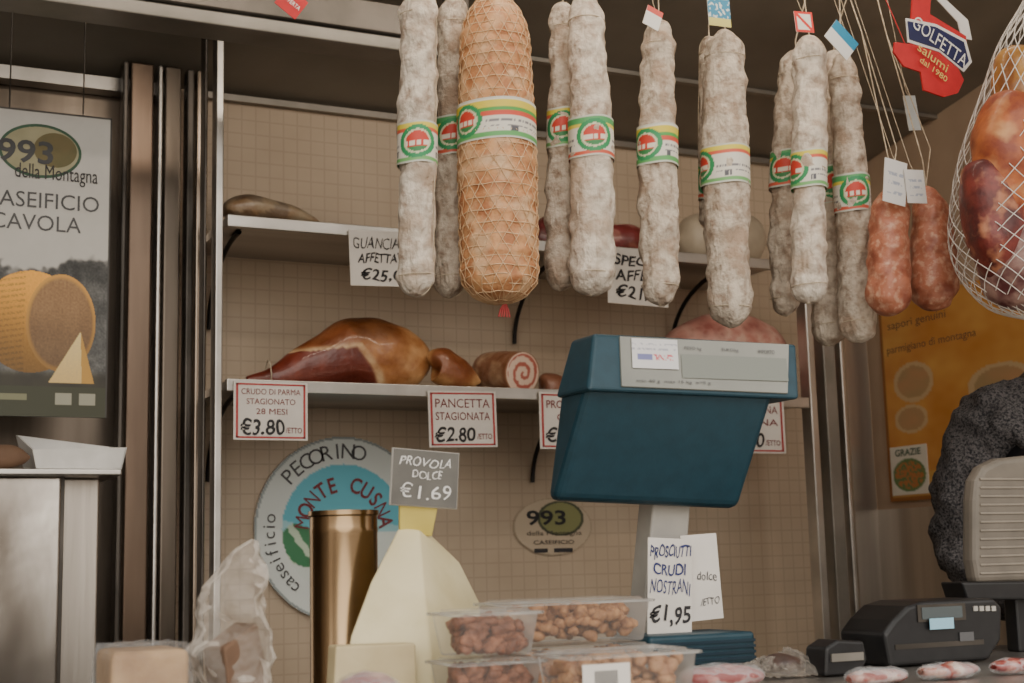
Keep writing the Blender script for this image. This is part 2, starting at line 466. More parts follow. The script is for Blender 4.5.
# ================================================================= ROUND WALL SIGN, STICKER
fr = frame(256, 436, 414, 621, WY-.012)
fr.w = fr.h = max(fr.w, fr.h)
e = empty('round_cheese_sign', fr.pt(.5, .5))
def rs(u, v):
    x, y = u*2-1, 1-v*2; r = math.hypot(x, y)
    if r > .975: return (150,160,160)
    if r > .70: return (218,224,220)
    if y > .05+.05*math.sin(x*6): return (104,188,206)
    d = math.hypot((x+.38)/.34, (y+.15)/.26)
    if d < 1: return (60,126,84) if (math.sin(x*24+y*16)+mn.noise(Vector((x*9, y*9, 0))) > -.5) else (190,208,184)
    if y > -.05: return (160,208,214)
    return (214,222,216)
painted('print', fr, 120, 120, rs, e, .004, mask=lambda u, v: math.hypot(u-.5, v-.5) < .5)
C = []
for i in range(64):
    t = 2*math.pi*i/64; C.append((math.cos(t)*.5+.5, math.sin(t)*.5+.5))
prism('disc', [fr.pt(u, v, .003) for u, v in C], [fr.pt(u, v, -.008) for u, v in C], m_paper, e)
R = fr.w/2
arctext(fr, 'PECORINO', .5, .5, R*.76, -48, 12, R*.24, m_inkgrey, e, 0, lift=.006)
arctext(fr, 'MONTE CUSNA', .5, .5, R*.40, -82, 82, R*.24, m_dred, e, .02, lift=.006, nar=.8)
arctext(fr, 'caseificio', .5, .5, R*.78, -138, -82, R*.20, m_inkgrey, e, 0, lift=.006)

fr = frame(514, 498, 592, 566, WY-.004)
e = empty('cheese_sticker', fr.pt(.5, .4))
def st(u, v):
    d = math.hypot((u-.5)/.5, (v-.42)/.42)
    if d > .97: return (164,147,123)
    d2 = math.hypot((u-.60)/.3, (v-.30)/.26)
    if d2 < 1: return (132,132,84) if d2 < .88 else (70,74,52)
    return (186,168,144)
painted('print', fr, 90, 80, st, e, .002, mask=lambda u, v: math.hypot((u-.5)/.5, (v-.42)/.42) < 1)
ftext(fr, '993', .16, .18, .66, .40, m_black, e, .03, .004)
ftext(fr, 'della Montagna', .16, .48, .86, .57, m_aludark, e, .01, .004)
ftext(fr, 'CASEIFICIO', .24, .62, .76, .68, m_aludark, e, .01, .004)
W = [fr.pt(.25,.74,.003),fr.pt(.42,.74,.003),fr.pt(.42,.80,.003),fr.pt(.25,.80,.003)]; mk('logo_a', W, [(0,3,2,1)], m_ink, e, False)
W = [fr.pt(.5,.74,.003),fr.pt(.74,.74,.003),fr.pt(.74,.80,.003),fr.pt(.5,.80,.003)]; mk('logo_b', W, [(0,3,2,1)], m_ink, e, False)

# ================================================================= LEFT POSTER
PYL = 2.82
fr = frame(-40, 108, 111, 414, PYL)
e = empty('cheese_poster', fr.pt(.5, .5))
slab('board', fr, .006, m_black, e)
def sm(a, b, x):
    t = max(0, min(1, (x-a)/(b-a))); return t*t*(3-2*t)
def mixc(a, b, t): return tuple(a[i]*(1-t)+b[i]*t for i in range(3))
def po(u, v):
    x = -40+150*u; y = 106+310*v
    if u < .012 or u > .988 or v < .006: return (60,56,52)
    nz = mn.noise(Vector((x*.05, y*.05, 1)))*.5+mn.noise(Vector((x*.15, y*.15, 3)))*.3
    fine = mn.noise(Vector((x*.5, y*.5, 5)))
    if y > 386:
        c = (58,60,40)
        if 392 < y < 404 and (58 < x < 74 or 82 < x < 98): c = (160,158,140)
        if 394 < y < 400 and 0 < x < 30: c = (130,130,100)
        return c
    # background: pale sky, then dark hills, then table
    hill = 262+10*math.sin(x*.05)+20*nz
    k = 200-(y-106)*.05+6*nz; c = (k, k-2, k-7)
    kh = 62+80*nz+(y-hill)*.28+22*fine; c = mixc(c, (kh, kh*1.0, kh*.98), sm(hill-3, hill+5, y))
    c = mixc(c, (52+18*nz,48+18*nz,36+12*nz), sm(368, 378, y))
    # cheese wheel, lying on edge: drum side on the left, cut face right
    ds = math.hypot((x-32)/50, (y-322)/51)
    dc = math.hypot((x-62)/35, (y-322)/49)
    if ds < 1 or dc < 1:
        L = 1.08-.55*sm(-52, 60, (y-318)+(8-x)*.25)        # photographic light fall-off printed in the poster
        c = (232*L+10*fine, 166*L+9*fine, 62*L+8*fine)
        if dc < 1:
            L2 = 1-.28*sm(280, 372, y)
            c = ((156+20*nz+22*fine)*L2, (118+18*nz+18*fine)*L2, (76+14*nz+12*fine)*L2)
            c = mixc(c, (214*L2, 158*L2, 74*L2), sm(.86, .97, dc))
        elif abs(math.sin(y*.55+x*.1)) > .8 and x < 26 and fine > -.1:
            c = tuple(q*.82 for q in c)
    # wedge in front
    if 50 < x < 98 and y < 382:
        ap = (82, 330)
        lft = 52+(380-y)*(30/50.)
        rgt = 82+(y-330)*(14/50.)
        if y > 330 and lft < x < rgt:
            if x < 82+(y-330)*.04: c = (236+8*fine-.3*(y-330), 214+8*fine-.5*(y-330), 150-.5*(y-330))
            else: c = (196, 150, 70)
    return c
painted('print', fr, 220, 400, po, e)
def pb(x0, y0, x1, y1): return ((x0+40)/150, (y0-106)/310, (x1+40)/150, (y1-106)/310)
def oval(nm, cx, cy, rx, ry, m, l):
    W = []
    for i in range(40):
        t = 2*math.pi*i/40
        u, v, _, _ = pb(cx+rx*math.cos(t), cy-ry*math.sin(t), 0, 0); W.append(fr.pt(u, v, l))
    mk(nm, W, [tuple(range(40))], m, e, False)
oval('logo_ring', 37, 148, 42, 28, m_green, .0014)
oval('logo_oval', 37, 148, 39, 25, mat('paper_print', (170,164,132), (154,150,118), 20, .6), .0018)
oval('logo_brown', 52, 146, 22, 18, mat('olive_print', (112,100,62), (92,92,56), 20, .6), .0022)
ftext(fr, '993', *pb(-6, 138, 50, 162), m_black, e, .03, .003)
ftext(fr, 'della Montagna', *pb(12, 162, 96, 182), m_ink, e, 0, .003)
ftext(fr, 'CASEIFICIO', *pb(-18, 191, 98, 207), m_inkgrey, e, 0, .0022)
ftext(fr, 'CAVOLA', *pb(-10, 214, 80, 230), m_inkgrey, e, 0, .0022)
cord('poster_wire', [fr.pt(.3, 0, -.003), Vector((fr.pt(.3,0).x, PYL, cz(PYL)))], .0015, m_aludark, e)
cord('poster_wire_b', [fr.pt(.8, 0, -.003), Vector((fr.pt(.8,0).x, PYL, cz(PYL)))], .0015, m_aludark, e)

# left steel wall; bars in varied tones imitate its blurry vertical reflections
m_warmst = mat('warm_steel', (186,170,154), (110,98,86), 5, .26, .9, stretch=(1,1,.1))
for px, w, m in ((119,.012,m_aludark),(136,.05,m_brown),(155,.010,m_alu),(168,.036,m_steeld),(186,.016,m_aludark),(198,.026,m_warmst)):
    x = on(px, 400, 3.1).x
    box('reflection_bar', x-w/2, x+w/2, 3.08, 3.12, FLZ, cz(3.1)-.01, m, bevel=.004)
lz = on(60, 470, 2.7).z
lx0, lx1 = on(-160, 474, 2.7).x, on(118, 474, 2.7).x
e = empty('steel_cabinet', ((lx0+lx1)/2, 2.85, lz-.4))
box('top_ledge', lx0, lx1, 2.66, 3.0, lz-.012, lz, m_alu, e, .003)
m_brst = mat('bright_steel', (216,210,202), (112,104,96), 4.5, .24, .95, stretch=(1,1,.35), detail=3, wrinkle=.25, bstretch=(.08,.08,.05))
xm_ = on(58, 560, 2.72).x
box('body', lx0, xm_, 2.70, 3.0, FLZ, lz-.012, m_brst, e, .004)
box('door_gap', xm_, xm_+.008, 2.715, 3.0, FLZ, lz-.012, m_aludark, e)
box('side_bay', xm_+.008, on(100, 560, 2.72).x, 2.74, 3.0, FLZ, lz-.012, m_steel, e, .004)
bl = on(34, 470, 2.78); tr = on(118, 430, 2.78)
e = empty('cardboard_tray', ((bl.x+tr.x)/2, 2.84, lz+.03))
x0, x1, y0, y1, h = bl.x, tr.x, 2.74, 2.90, .06
def traywall(nm, P): hexa(nm, P, m_white, e)
box('base', x0, x1, y0, y1, lz, lz+.004, m_white, e)
traywall('front', [(x0,y0,lz),(x1,y0,lz),(x1+.008,y0-.012,lz+h*.75),(x0-.01,y0-.012,lz+h*.65),(x0,y0+.004,lz),(x1,y0+.004,lz),(x1+.008,y0-.008,lz+h*.75),(x0-.01,y0-.008,lz+h*.65)])
traywall('back', [(x0,y1,lz),(x1,y1,lz),(x1+.008,y1,lz+h),(x0-.02,y1,lz+h*1.35),(x0,y1+.004,lz),(x1,y1+.004,lz),(x1+.008,y1+.004,lz+h),(x0-.02,y1+.004,lz+h*1.35)])
traywall('end', [(x1,y0,lz),(x1,y1,lz),(x1+.008,y1,lz+h),(x1+.008,y0-.012,lz+h*.75),(x1-.003,y0,lz),(x1-.003,y1,lz),(x1+.005,y1,lz+h),(x1+.005,y0-.012,lz+h*.75)])
traywall('end_b', [(x0,y0,lz),(x0,y1,lz),(x0-.02,y1,lz+h*1.35),(x0-.01,y0-.012,lz+h*.65),(x0+.003,y0,lz),(x0+.003,y1,lz),(x0-.017,y1,lz+h*1.35),(x0-.007,y0-.012,lz+h*.65)])
c = on(4, 455, 2.72)
o = tube('cured_loin', [(c+Vector((-.08,0,0)), .004), (c+Vector((-.06,0,0)), .022), (c, .022), (c+Vector((.03,0,0)), .016), (c+Vector((.045,0,0)), .003)], m_card, noise=.004, nf=30)
rest(o, lz)

# ================================================================= RIGHT POSTER on side wall
fr = frame(878, 306, 1150, 503, X=SX-.008)
e = empty('orange_poster', fr.pt(.5, .5))
slab('board', fr, .005, mat('poster_edge', (150,96,44), rough=.6), e)
def op(u, v):
    nz = mn.noise(Vector((u*6, v*6, 0)))+.4*mn.noise(Vector((u*20, v*20, 4)))
    if u < .012 or v > .975: return (150,96,44)
    for (cu_, cv_, ru, rv) in ((.14,.42,.09,.10),(.12,.60,.075,.07),(.5,.5,.13,.1)):
        d = math.hypot((u-cu_)/ru, (v-cv_)/rv)
        if d < 1: return (200,172,132) if d > .8 else (176+24*nz, 146, 104)
    if v > .86 and u < .3: return (206,162,88)
    return (206+14*nz, 146+24*nz, 74+20*nz)
painted('print', fr, 200, 120, op, e)
ftext(fr, 'sapori genuini', .04, .10, .30, .15, m_card, e, 0)
ftext(fr, 'parmigiano di montagna', .03, .22, .42, .27, m_card, e, 0)
f2 = Fr(fr.pt(.015, .73, .002), fr.ex, fr.ez, fr.n, fr.w*.165, fr.h*.24)
slab('small_card', f2, .0015, m_paper, e)
painted('small_card_print', f2, 40, 40, lambda u, v: (186,120,70) if math.hypot((u-.5)/.4, (v-.6)/.28) < 1 and mn.noise(Vector((u*14, v*14, 2))) > -.1 else ((100,130,80) if math.hypot((u-.5)/.45, (v-.6)/.34) < 1 else (220,216,204)), e)
ftext(f2, 'GRAZIE', .15, .06, .85, .2, m_green, e, lift=.002)

# ================================================================= HANGING RAIL
RY = 2.1
rz = on(700, -75, RY).z
e = empty('hanging_rail', (1.2, RY, rz))
cord('bar', [Vector((LX+.02, RY, rz)), Vector((SX-.01, RY, rz))], .009, m_alu, e)
for x in (-.5, .6, 1.5, 2.4):
    cord('hanger', [Vector((x, RY, rz)), Vector((x, RY, cz(RY)))], .005, m_alu, e)

VDIR = Vector((-.42, -.9, 0)).normalized()
def wrap_label(C, R, z0, z1, parent, th0=-.45, kind=0, nseg=150, nr=34):
    def interp(z):
        for i in range(len(C)-1):
            if C[i].z >= z >= C[i+1].z:
                t = (C[i].z-z)/max(1e-6, C[i].z-C[i+1].z)
                return C[i].lerp(C[i+1], t), R[i]*(1-t)+R[i+1]*t
        return C[-1], R[-1]
    V, K, Fc = [], [], []
    side = Vector((-VDIR.y, VDIR.x, 0))
    if side.dot(RT) < 0: side = -side
    h = z1-z0
    rm = max(interp(z0+h*k/6)[1] for k in range(7))
    for j in range(nr+1):
        v = j/nr; z = z0+h*v
        c, _ = interp(z); r = rm+.0022
        for i in range(nseg+1):
            th = -math.pi+2*math.pi*i/nseg
            d = VDIR*math.cos(th)+side*math.sin(th)
            V.append(Vector((c.x, c.y, z+.0012*math.sin(th*3)))+d*r)
            K.append(lin(labcol(th, v, r, h, th0, kind)))
    for j in range(nr):
        for i in range(nseg):
            a = j*(nseg+1)+i; Fc.append((a, a+1, a+nseg+2, a+nseg+1))
    mk('paper_label', V, Fc, m_vc, parent, True, K)
def labcol(th, v, r, h, th0, kind):
    w = (226,222,210)
    dx = (th-th0)*r; dy = (v-.5)*h
    rr = h*.40
    d = math.hypot(dx/1.15, dy)/rr
    if d < 1.0:
        if d > .74: return (50,146,92)
        if d > .62: return (214,214,180)
        if abs(dy+.12*rr) < rr*.16 and mn.noise(Vector((dx/rr*5, th0*3, 0))) > -.2: return (232,222,206)
        return (204,66,52) if dy > -rr*.32 else (60,134,80)
    if v > .96 or v < .04: return (206,208,196)
    if kind == 1:
        if .76 < v < .93: return (222,204,70)
        if .66 < v < .76: return (86,164,80)
        if .55 < v < .66: return (214,84,64)
        if v < .16: return (100,172,100)
    elif kind == 2:
        if .84 < v: return (224,208,80)
        if .74 < v < .84: return (218,100,76)
        if v < .12: return (120,180,110)
    else:
        if v > .82: return (86,164,100)
        if .73 < v < .82: return (224,206,84)
        if v < .12: return (212,96,74)
    if th > th0+rr/r*1.3 or th < th0-rr/r*1.3:
        k = int(v*22)
        if .2 < v < .55 and k % 3 == 0 and mn.noise(Vector((th*18, k*3.1, 0))) > -.1: return (130,128,132)
        if .16 < v < .32 and 1.1 < abs(th-th0) < 1.45: return (90,90,98) if int(th*90) % 2 else w
    return w

def salami(name, px_top, y_top, px_bot, y_bot, wpx, Y=RY, lab=None, m=m_salami, bow=0, th0=-.45, kind=0, nz=.0068, fat=.06, seed=0, string=True, topw=.9, ripple=0, ties=True):
    T = on(px_top, y_top, Y); B = on(px_bot, y_bot, Y)
    s = mpp((T+B)/2); R0 = wpx*s/2; L = (T-B).length
    n = 90 if ripple else 80; C, R = [], []
    for i in range(n):
        t = i/(n-1)
        t = .5-.5*math.cos(math.pi*t)
        if ripple: t = .5*t+.5*i/(n-1)
        p = T.lerp(B, t)+Vector((bow*s*math.sin(math.pi*t), 0, 0))
        a = min(1, t*L/(R0*1.5)); b = min(1, (1-t)*L/(R0*(.8 if ripple else 1.15)))
        r = R0*math.sqrt(max(0, 1-(1-a)**2))*math.sqrt(max(0, 1-(1-b)**2))
        r *= 1+fat*math.sin(t*5+seed)+fat*.9*mn.noise(Vector((t*6, seed, 0)))
        r *= topw+(1-topw)*min(1, t*2)
        if ripple: r *= 1+ripple*(abs(math.sin(t*math.pi*24))-.6)
        C.append(p); R.append(max(r, .003))
    V, Fc = sweep(C, R, 36, nz, 44, 1, seed)
    o = mk(name, V, Fc, m)
    if string:
        hook = Vector((T.x+.004, RY, rz))
        cord('string', [T-Vector((0,0,.01)), T+Vector((0,0,.02)), hook], .0014, m_string, o)
        for q, rr in ((T-Vector((0,0,.004)), .006), (B+Vector((0,0,.003)), .005)):
            g = [q+Vector((rr*math.cos(k*.785), rr*math.sin(k*.785), .002*math.sin(k))) for k in range(9)]
            cord('knot', g, .0018, m_string, o)
    if ties and not ripple:
        g = []
        for aa in (-1.6+.5+seed*.3, 1.2):
            g.append([C[i]+Vector((math.cos(aa), math.sin(aa), 0))*(R[i]+.0012) for i in range(1, n-1, 2)])
        for fz in (.10, .93):
            i = min(range(n), key=lambda q: abs((T.z-C[q].z)/L-fz))
            g.append([C[i]+Vector((math.cos(k*.393)*(R[i]+.001), math.sin(k*.393)*(R[i]+.001), .002*math.sin(k*.4+seed))) for k in range(17)])
        cord('ties', g, .0008, m_string, o)
    if lab:
        pm = (px_top+px_bot)/2
        z1 = on(pm, lab[0], Y).z; z0 = on(pm, lab[1], Y).z
        wrap_label(C, R, z0, z1, o, th0, kind)
    return o, C, R

salami('salami', 419, -14, 416, 297, 38, lab=(126,167), th0=.05, kind=2, seed=1, m=m_salami2)
salami('salami', 453, -4, 449, 298, 31, Y=RY+.09, lab=(119,158), th0=.1, kind=0, seed=2)
salami('salami', 563, 2, 560, 291, 29, Y=RY+.07, lab=(111,150), th0=.0, kind=2, seed=3)
salami('salami', 585, -6, 592, 296, 42, lab=(121,161), th0=.1, kind=0, seed=4, bow=3, m=m_salami2)
salami('salami', 659, 20, 661, 306, 37, lab=(129,168), th0=-.75, kind=1, seed=5, bow=-3)
salami('salami', 709, 36, 710, 230, 20, Y=RY+.1, lab=(163,200), th0=-.2, kind=0, seed=12)
salami('salami', 725, 30, 731, 328, 44, lab=(150,188), th0=-1.35, kind=2, seed=6, bow=-3)
salami('salami', 796, 50, 786, 316, 32, Y=RY+.08, lab=(153,190), th0=-.4, kind=0, seed=7, bow=-6)
salami('salami', 809, 36, 809, 304, 35, Y=RY-.03, lab=(153,190), th0=-1.2, kind=2, seed=8, m=m_salami2)
salami('salami', 834, 50, 829, 346, 30, Y=RY+.09, lab=(168,206), th0=-.1, kind=0, seed=9, bow=-2)
salami('salami', 842, 54, 859, 343, 34, lab=(177,214), th0=0, kind=0, seed=10, bow=2)

o, C, R = salami('netted_pancetta', 494, -6, 500, 304, 76, lab=(109,149), th0=-.85, kind=1, seed=11, m=m_panc, nz=.004, fat=.02, ripple=.05)
nets = []
NN = len(C)
for sgn in (1, -1):
    for k in range(18):
        g = []
        for i in range(0, NN):
            c, r = C[i], R[i]+.0012
            t = (C[0].z-c.z)
            a = 2*math.pi*k/18+sgn*t*9
            g.append(c+Vector((math.cos(a)*r, math.sin(a)*r, 0)))
        nets.append(g)
cord('net', nets, .0007, m_net, o)
rings = []
for i in range(1, NN-1, 3):
    c, r = C[i], R[i]+.0005
    rings.append([c+Vector((math.cos(a*.2618)*r, math.sin(a*.2618)*r, .0012*math.sin(a*2))) for a in range(25)])
cord('net_rings', rings, .0010, m_net, o)
cl = on(505, 304, RY)
cord('clip_tail', [[cl+Vector((0,0,.004)), cl+Vector((q*.7,0,-.010)), cl+Vector((q,0,-.022))] for q in (-.012,-.007,-.002,.003,.008)], .0016, m_redborder, o)

for (a, b, w, bw, sd) in ((892, 890, 45, -3, 21), (926, 931, 48, 6, 22)):
    o, C, R = salami('fresh_sausage', a, 186, b, 316 if sd == 21 else 310, w, Y=RY-.11, m=m_saus, bow=bw, nz=.005, fat=.05, seed=sd, topw=.7, string=False, ties=False)
    T = C[0]
    cord('string', [T, T+Vector((-.004,0,.05)), Vector((T.x-.005*(1 if sd==21 else 5), RY-.06, on(900, 52, RY).z)), Vector((T.x-.01, RY, rz))], .0013, m_string, o)
    cord('string_b', [T, T+Vector((.008,-.01,.07)), Vector((T.x-.005*(1 if sd==21 else 5), RY-.06, on(900, 52, RY).z))], .0011, m_string, o)
def tag(name, x0, y0, x1, y1, Y, tilt, fn, txt=None, ink=m_ink, nx=30, ny=40):
    fr = frame(x0, y0, x1, y1, Y, tilt=tilt)
    e = empty(name, fr.pt(.5, .5)); slab('card', fr, .001, m_white, e)
    painted('print', fr, nx, ny, fn, e, .0006)
    if txt: ftext(fr, txt, .12, .3, .88, .62, ink, e, lift=.0016)
    top = fr.pt(.5, .04)
    cord('string', [top, top+Vector((.002, .01, .015)), Vector((top.x+.003, RY, rz))], .0006, m_string, e)
    return e
lines = lambda u, v: (170,176,190) if int(v*14) % 3 == 1 and .15 < u < .85 and .2 < v < .9 and mn.noise(Vector((u*9, v*9, 0))) > -.1 else (224,222,218)
tag('paper_tag', 884, 160, 906, 204, RY-.165, 8, lines)
tag('paper_tag', 906, 170, 925, 203, RY-.17, -4, lines)
tag('paper_tag', 645, 8, 661, 28, RY-.05, 20, lambda u, v: (214,90,80) if v < .3 else (232,230,226))
tag('paper_tag', 708, -4, 730, 26, RY-.05, -2, lambda u, v: ((60,140,176) if mn.noise(Vector((u*8, v*8, 0))) < .2 else (220,226,220)) if v < .75 else (214,206,120))
tag('paper_tag', 795, 12, 813, 32, RY-.08, -5, lambda u, v: (222,60,52) if (abs(u-.5) > .38 or abs(v-.5) > .38 or abs(u-v) < .1) else (236,230,220))
tag('paper_tag', 828, 28, 855, 52, RY-.08, 40, lambda u, v: (40,140,180) if v < .45 else (226,228,226))
tag('paper_tag', 906, 96, 918, 130, RY-.06, -8, lambda u, v: (186,194,196))
fr = frame(279, -9, 304, 14, RY, tilt=35)
e = empty('red_tag', fr.pt(.5,.5)); slab('card', fr, .001, m_red, e); ftext(fr, 'OFFERTA', .1,.4,.9,.6, m_white, e)
cord('string', [fr.pt(.05,.05), Vector((fr.pt(.05,.05).x, RY, rz))], .001, m_string, e)

GY = 1.90
def poly(name, pts, Y, th, m, parent, bev=0):
    a = [on(x, y, Y) for x, y in pts]; b = [p+Vector((0, th, 0)) for p in a]
    return prism(name, a, b, m, parent, bevel=bev)
c = on(930, 50, GY)
e = empty('hanging_ham_sign', c)
poly('red_body', [(913,-6),(931,-6),(930,14),(966,36),(968,52),(956,64),(964,80),(958,93),(944,97),(924,90),(921,72),(904,66),(894,52),(895,42),(910,44)], GY, .004, m_red, e)
poly('white_band', [(906,18),(936,24),(966,40),(972,62),(964,72),(940,52),(908,42)], GY-.002, .002, m_white, e)
poly('navy_band', [(908,21),(936,27),(964,42),(969,61),(963,68),(940,49),(910,39)], GY-.004, .002, m_navy, e)
fr = frame(911, 31, 967, 58, GY-.0045, tilt=28); fr.h *= .75
ftext(fr, 'GOLFETTA', .0, .15, 1.0, .85, m_white, e, .0, .001)
ftext(fr, 'salumi', .2, 1.3, .75, 1.75, m_yellow, e, .0, .003)
ftext(fr, 'dal 1980', .3, 1.9, .8, 2.2, m_yellow, e, .0, .003)
poly('white_strip', [(932,-6),(940,-6),(968,20),(972,40),(962,38),(958,22)], GY+.004, .002, m_white, e)
cord('string', [on(920, 0, GY), Vector((on(920,0,GY).x, RY, rz))], .0015, m_red, e)
cord('string_b', [on(905, 44, GY), on(886, 0, GY), Vector((on(886,0,GY).x, RY, rz))], .001, m_red, e)

# net bag of cured hams
BY = 1.78
prof = [(-60,6),(-10,16),(40,32),(85,48),(150,70),(200,79),(240,80),(275,68),(305,42),(319,6)]
e0 = on(1032, 150, BY)
e = empty('netted_ham_bag', e0)
Cb, Rb = [], []
for q in catmull([(1032+(12 if y < 0 else 0), y, r) for y, r in prof], 44):
    p = on(q[0], q[1], BY); s = mpp(p); Cb.append(p); Rb.append(q[2]*s)
nets = []
for sgn in (1, -1):
    for k in range(22):
        g = []
        for i in range(44):
            a = 2*math.pi*k/22+sgn*i*.115
            g.append(Cb[i]+Vector((math.cos(a), math.sin(a), 0))*Rb[i])
        nets.append(g)
cord('net', nets, .0009, m_whitenet, e)
cord('net_cord', [Cb[0], Vector((Cb[0].x, BY, rz)), Vector((Cb[0].x, RY, rz))], .003, m_whitenet, e)
def lump(name, px, py, dx, rpx, rpy, m, seed, sq=.9, lean=0):
    c = on(px, py, BY)+Vector((0, dx, 0)); s = mpp(c)
    P = []
    for i in range(11):
        t = i/10*math.pi; P.append((c+Vector((lean*s*math.cos(t),0,rpy*s*math.cos(t))), max(.002, rpx*s*math.sin(t)**.8)))
    tube(name, P, m, e, 28, 26, .010, 18, sq, seed=seed)
lump('wrapped_top', 1020, 90, 0, 28, 46, mat('amber_wrap', (196,146,70), (140,86,42), 24, .35, 0, .6, 40, coat=.4), 1)
lump('orange_ham', 1000, 160, -.02, 39, 68, mat('orange_rind', (190,108,56), (136,62,38), 26, .5, 0, .6, 40, c3=(200,146,96), s3=18, coat=.1), 2, lean=8)
lump('pale_ham', 1055, 165, 0, 42, 70, m_panc, 3)
lump('red_ham', 988, 222, -.012, 33, 62, mat('dark_red_ham', (124,48,40), (78,28,28), 36, .5, 0, .6, 40, c3=(176,116,84), s3=30, coat=.15), 4, lean=-10)
lump('purple_ham', 1018, 262, -.012, 48, 50, mat('purple_ham', (120,80,78), (168,136,124), 42, .5, 0, .6, 40, c3=(92,44,46), s3=24, coat=.15), 5)
lump('inner_ham', 1062, 235, .02, 46, 60, m_meatred, 6)

# ================================================================= SHELF MEATS
MY = 3.0
def hamcol(v):
    n1 = mn.noise(v*9); n2 = mn.noise(v*24)
    k = .5+.5*n1+.3*n2
    return (184+44*k, 124+44*k, 84+40*k)
def meat(name, pts, Y, z, m=m_vcmeat, colfn=hamcol, noise=.006, nf=22, sy=.8, n=40, seg=34):
    P = []
    for x, y, r in pts:
        p = on(x, y, Y); P.append((p, r*mpp(p)))
    o = tube(name, P, m, None, n, seg, noise, nf, sy, colfn)
    rest(o, z+.001); return o
hx0, hx1 = on(255, 370, MY).x, on(428, 370, MY).x
hz1 = on(360, 322, MY).z
def hc2(v):
    # dark red-brown lean on the cut side (left, low), thin fat line, tan rind, browned top
    x = (v.x-hx0)/(hx1-hx0); zz = (v.z-zm)/(hz1-zm)
    n = mn.noise(v*11); f = .5*mn.noise(v*40)
    rind = (186+12*n+10*f, 128+12*n+10*f, 78+8*n)
    brown = (128+14*n+12*f, 80+10*n+8*f, 46+8*n)
    lean = (120+16*n+26*f, 52+10*n+18*f, 38+8*n+10*f)
    fat = (222, 190, 148)
    c = mixc(rind, brown, sm(.62, .86, zz+.12*n)*sm(.86, .70, x))
    c = mixc(c, (206,158,108), sm(.70, .84, x+.08*n))
    edge = .46+.30*(1-zz)-.06*n                      # boundary of the exposed lean muscle
    top = .50+.30*x+.05*n
    if zz < top:
        c = mixc(fat, c, sm(edge-.01, edge+.03, x))
        c = mixc(lean, c, sm(edge-.055, edge-.03, x))
    elif x < edge:
        c = mixc(fat, (150+14*n+12*f, 92+10*n, 54), sm(top+.01, top+.09, zz))
    return c
ham = meat('prosciutto_leg', [(247,377,5),(262,375,8),(285,370,15),(312,361,24),(345,351,34),(378,351,36),(404,358,31),(421,366,22),(427,370,4)], MY, zm, colfn=hc2, n=110, seg=72, noise=.008, nf=16)
p = on(249, 378, MY); s = mpp(p)
o2 = tube('shank_bone', [(p+Vector((.012,0,.001)), 3.5*s), (p, 3.6*s), (p+Vector((-.012,0,.001)), 4.2*s), (p+Vector((-.020,0,.001)), 4.6*s), (p+Vector((-.025,0,.001)), 1*s)], mat('bone', (222,206,178), (196,172,140), 60, .6), None, 18, 16, .0015, 90)
rest(o2, zm+.002); o2.parent = ham; o2.matrix_parent_inverse = Matrix.Translation(-ham.location)
g = []
for k in range(13):
    a = k*math.pi/6; g.append(on(268, 374, MY)+Vector((.001*math.sin(a*2), math.cos(a)*.026, math.sin(a)*.030)))
cord('hanging_string', g, .0014, m_string, ham)
meat('smoked_speck', [(433,364,3),(437,362,17),(448,368,19),(462,374,15),(474,378,9),(480,380,3)], MY-.06, zm, colfn=lambda v: mixc((206,160,108), (150,92,58), sm(-.1, .25, mn.noise(v*11))))
c0 = on(484, 370, MY+.11); c1 = on(522, 371, MY-.03); r = 22*mpp(c1)
e_ = [(c0, r*.5), (c0.lerp(c1, .08), r*.9), (c0.lerp(c1, .5), r), (c0.lerp(c1, .97), r), (c1, r*.97)]
o = tube('rolled_pancetta', e_, m_vcmeat, None, 20, 32, .002, 30, 1, colfn=lambda v: (170,120,90) if mn.noise(v*18) > 0 else (204,166,134))
d = (c1-c0).normalized(); sx = d.cross(Vector((0,0,1))).normalized(); sz = sx.cross(d)
V, K, Fc = [], [], []
nr_, ns_ = 20, 64
for i in range(nr_+1):
    for j in range(ns_):
        a = 2*math.pi*j/ns_; q = i/nr_
        V.append(c1+d*(.002+.004*(1-q*q))+sx*math.cos(a)*q*r*.96+sz*math.sin(a)*q*r*.96)
        sp = (q*2.2+a/(2*math.pi)+.12*mn.noise(Vector((math.cos(a)*q*4, math.sin(a)*q*4, 0)))) % 1
        K.append(lin((176,96,82) if sp < .40 and q < .93 else (224,198,178)))
for i in range(nr_):
    for j in range(ns_):
        k = (j+1) % ns_; Fc.append((i*ns_+j, (i+1)*ns_+j, (i+1)*ns_+k, i*ns_+k))
mk('cut_face', V, Fc, m_vc, o, True, K)
rest(o, zm+.001)
meat('cured_coppa', [(540,374,3),(543,374,12),(552,378,15),(566,382,10),(572,384,3)], MY+.10, zm, colfn=lambda v: (120,78,64) if mn.noise(v*20) > 0 else (154,108,86))
meat('guanciale_slab', [(222,212,2),(230,208,10),(250,207,14),(280,211,12),(305,217,7),(318,220,2)], MY-.06, zt, colfn=lambda v: (130,114,96) if mn.noise(v*26) > 0 else (166,148,122), sy=1.6)
meat('provolone', [(678,232,3),(686,232,22),(705,232,29),(730,232,30),(752,232,24),(764,234,4)], MY+.03, zt, m=mat('provolone_rind', (190,176,154), (166,152,132), 12, .5), colfn=None, noise=.002)
meat('cured_culatello', [(530,222,4),(536,226,18),(546,232,22),(552,236,6)], MY+.02, zt, colfn=lambda v: (116,54,54))
meat('cured_coppa', [(598,238,4),(606,240,15),(625,240,18),(642,244,14),(650,246,4)], MY, zt, colfn=lambda v: (134,58,58) if mn.noise(v*18) > -.1 else (164,106,98))
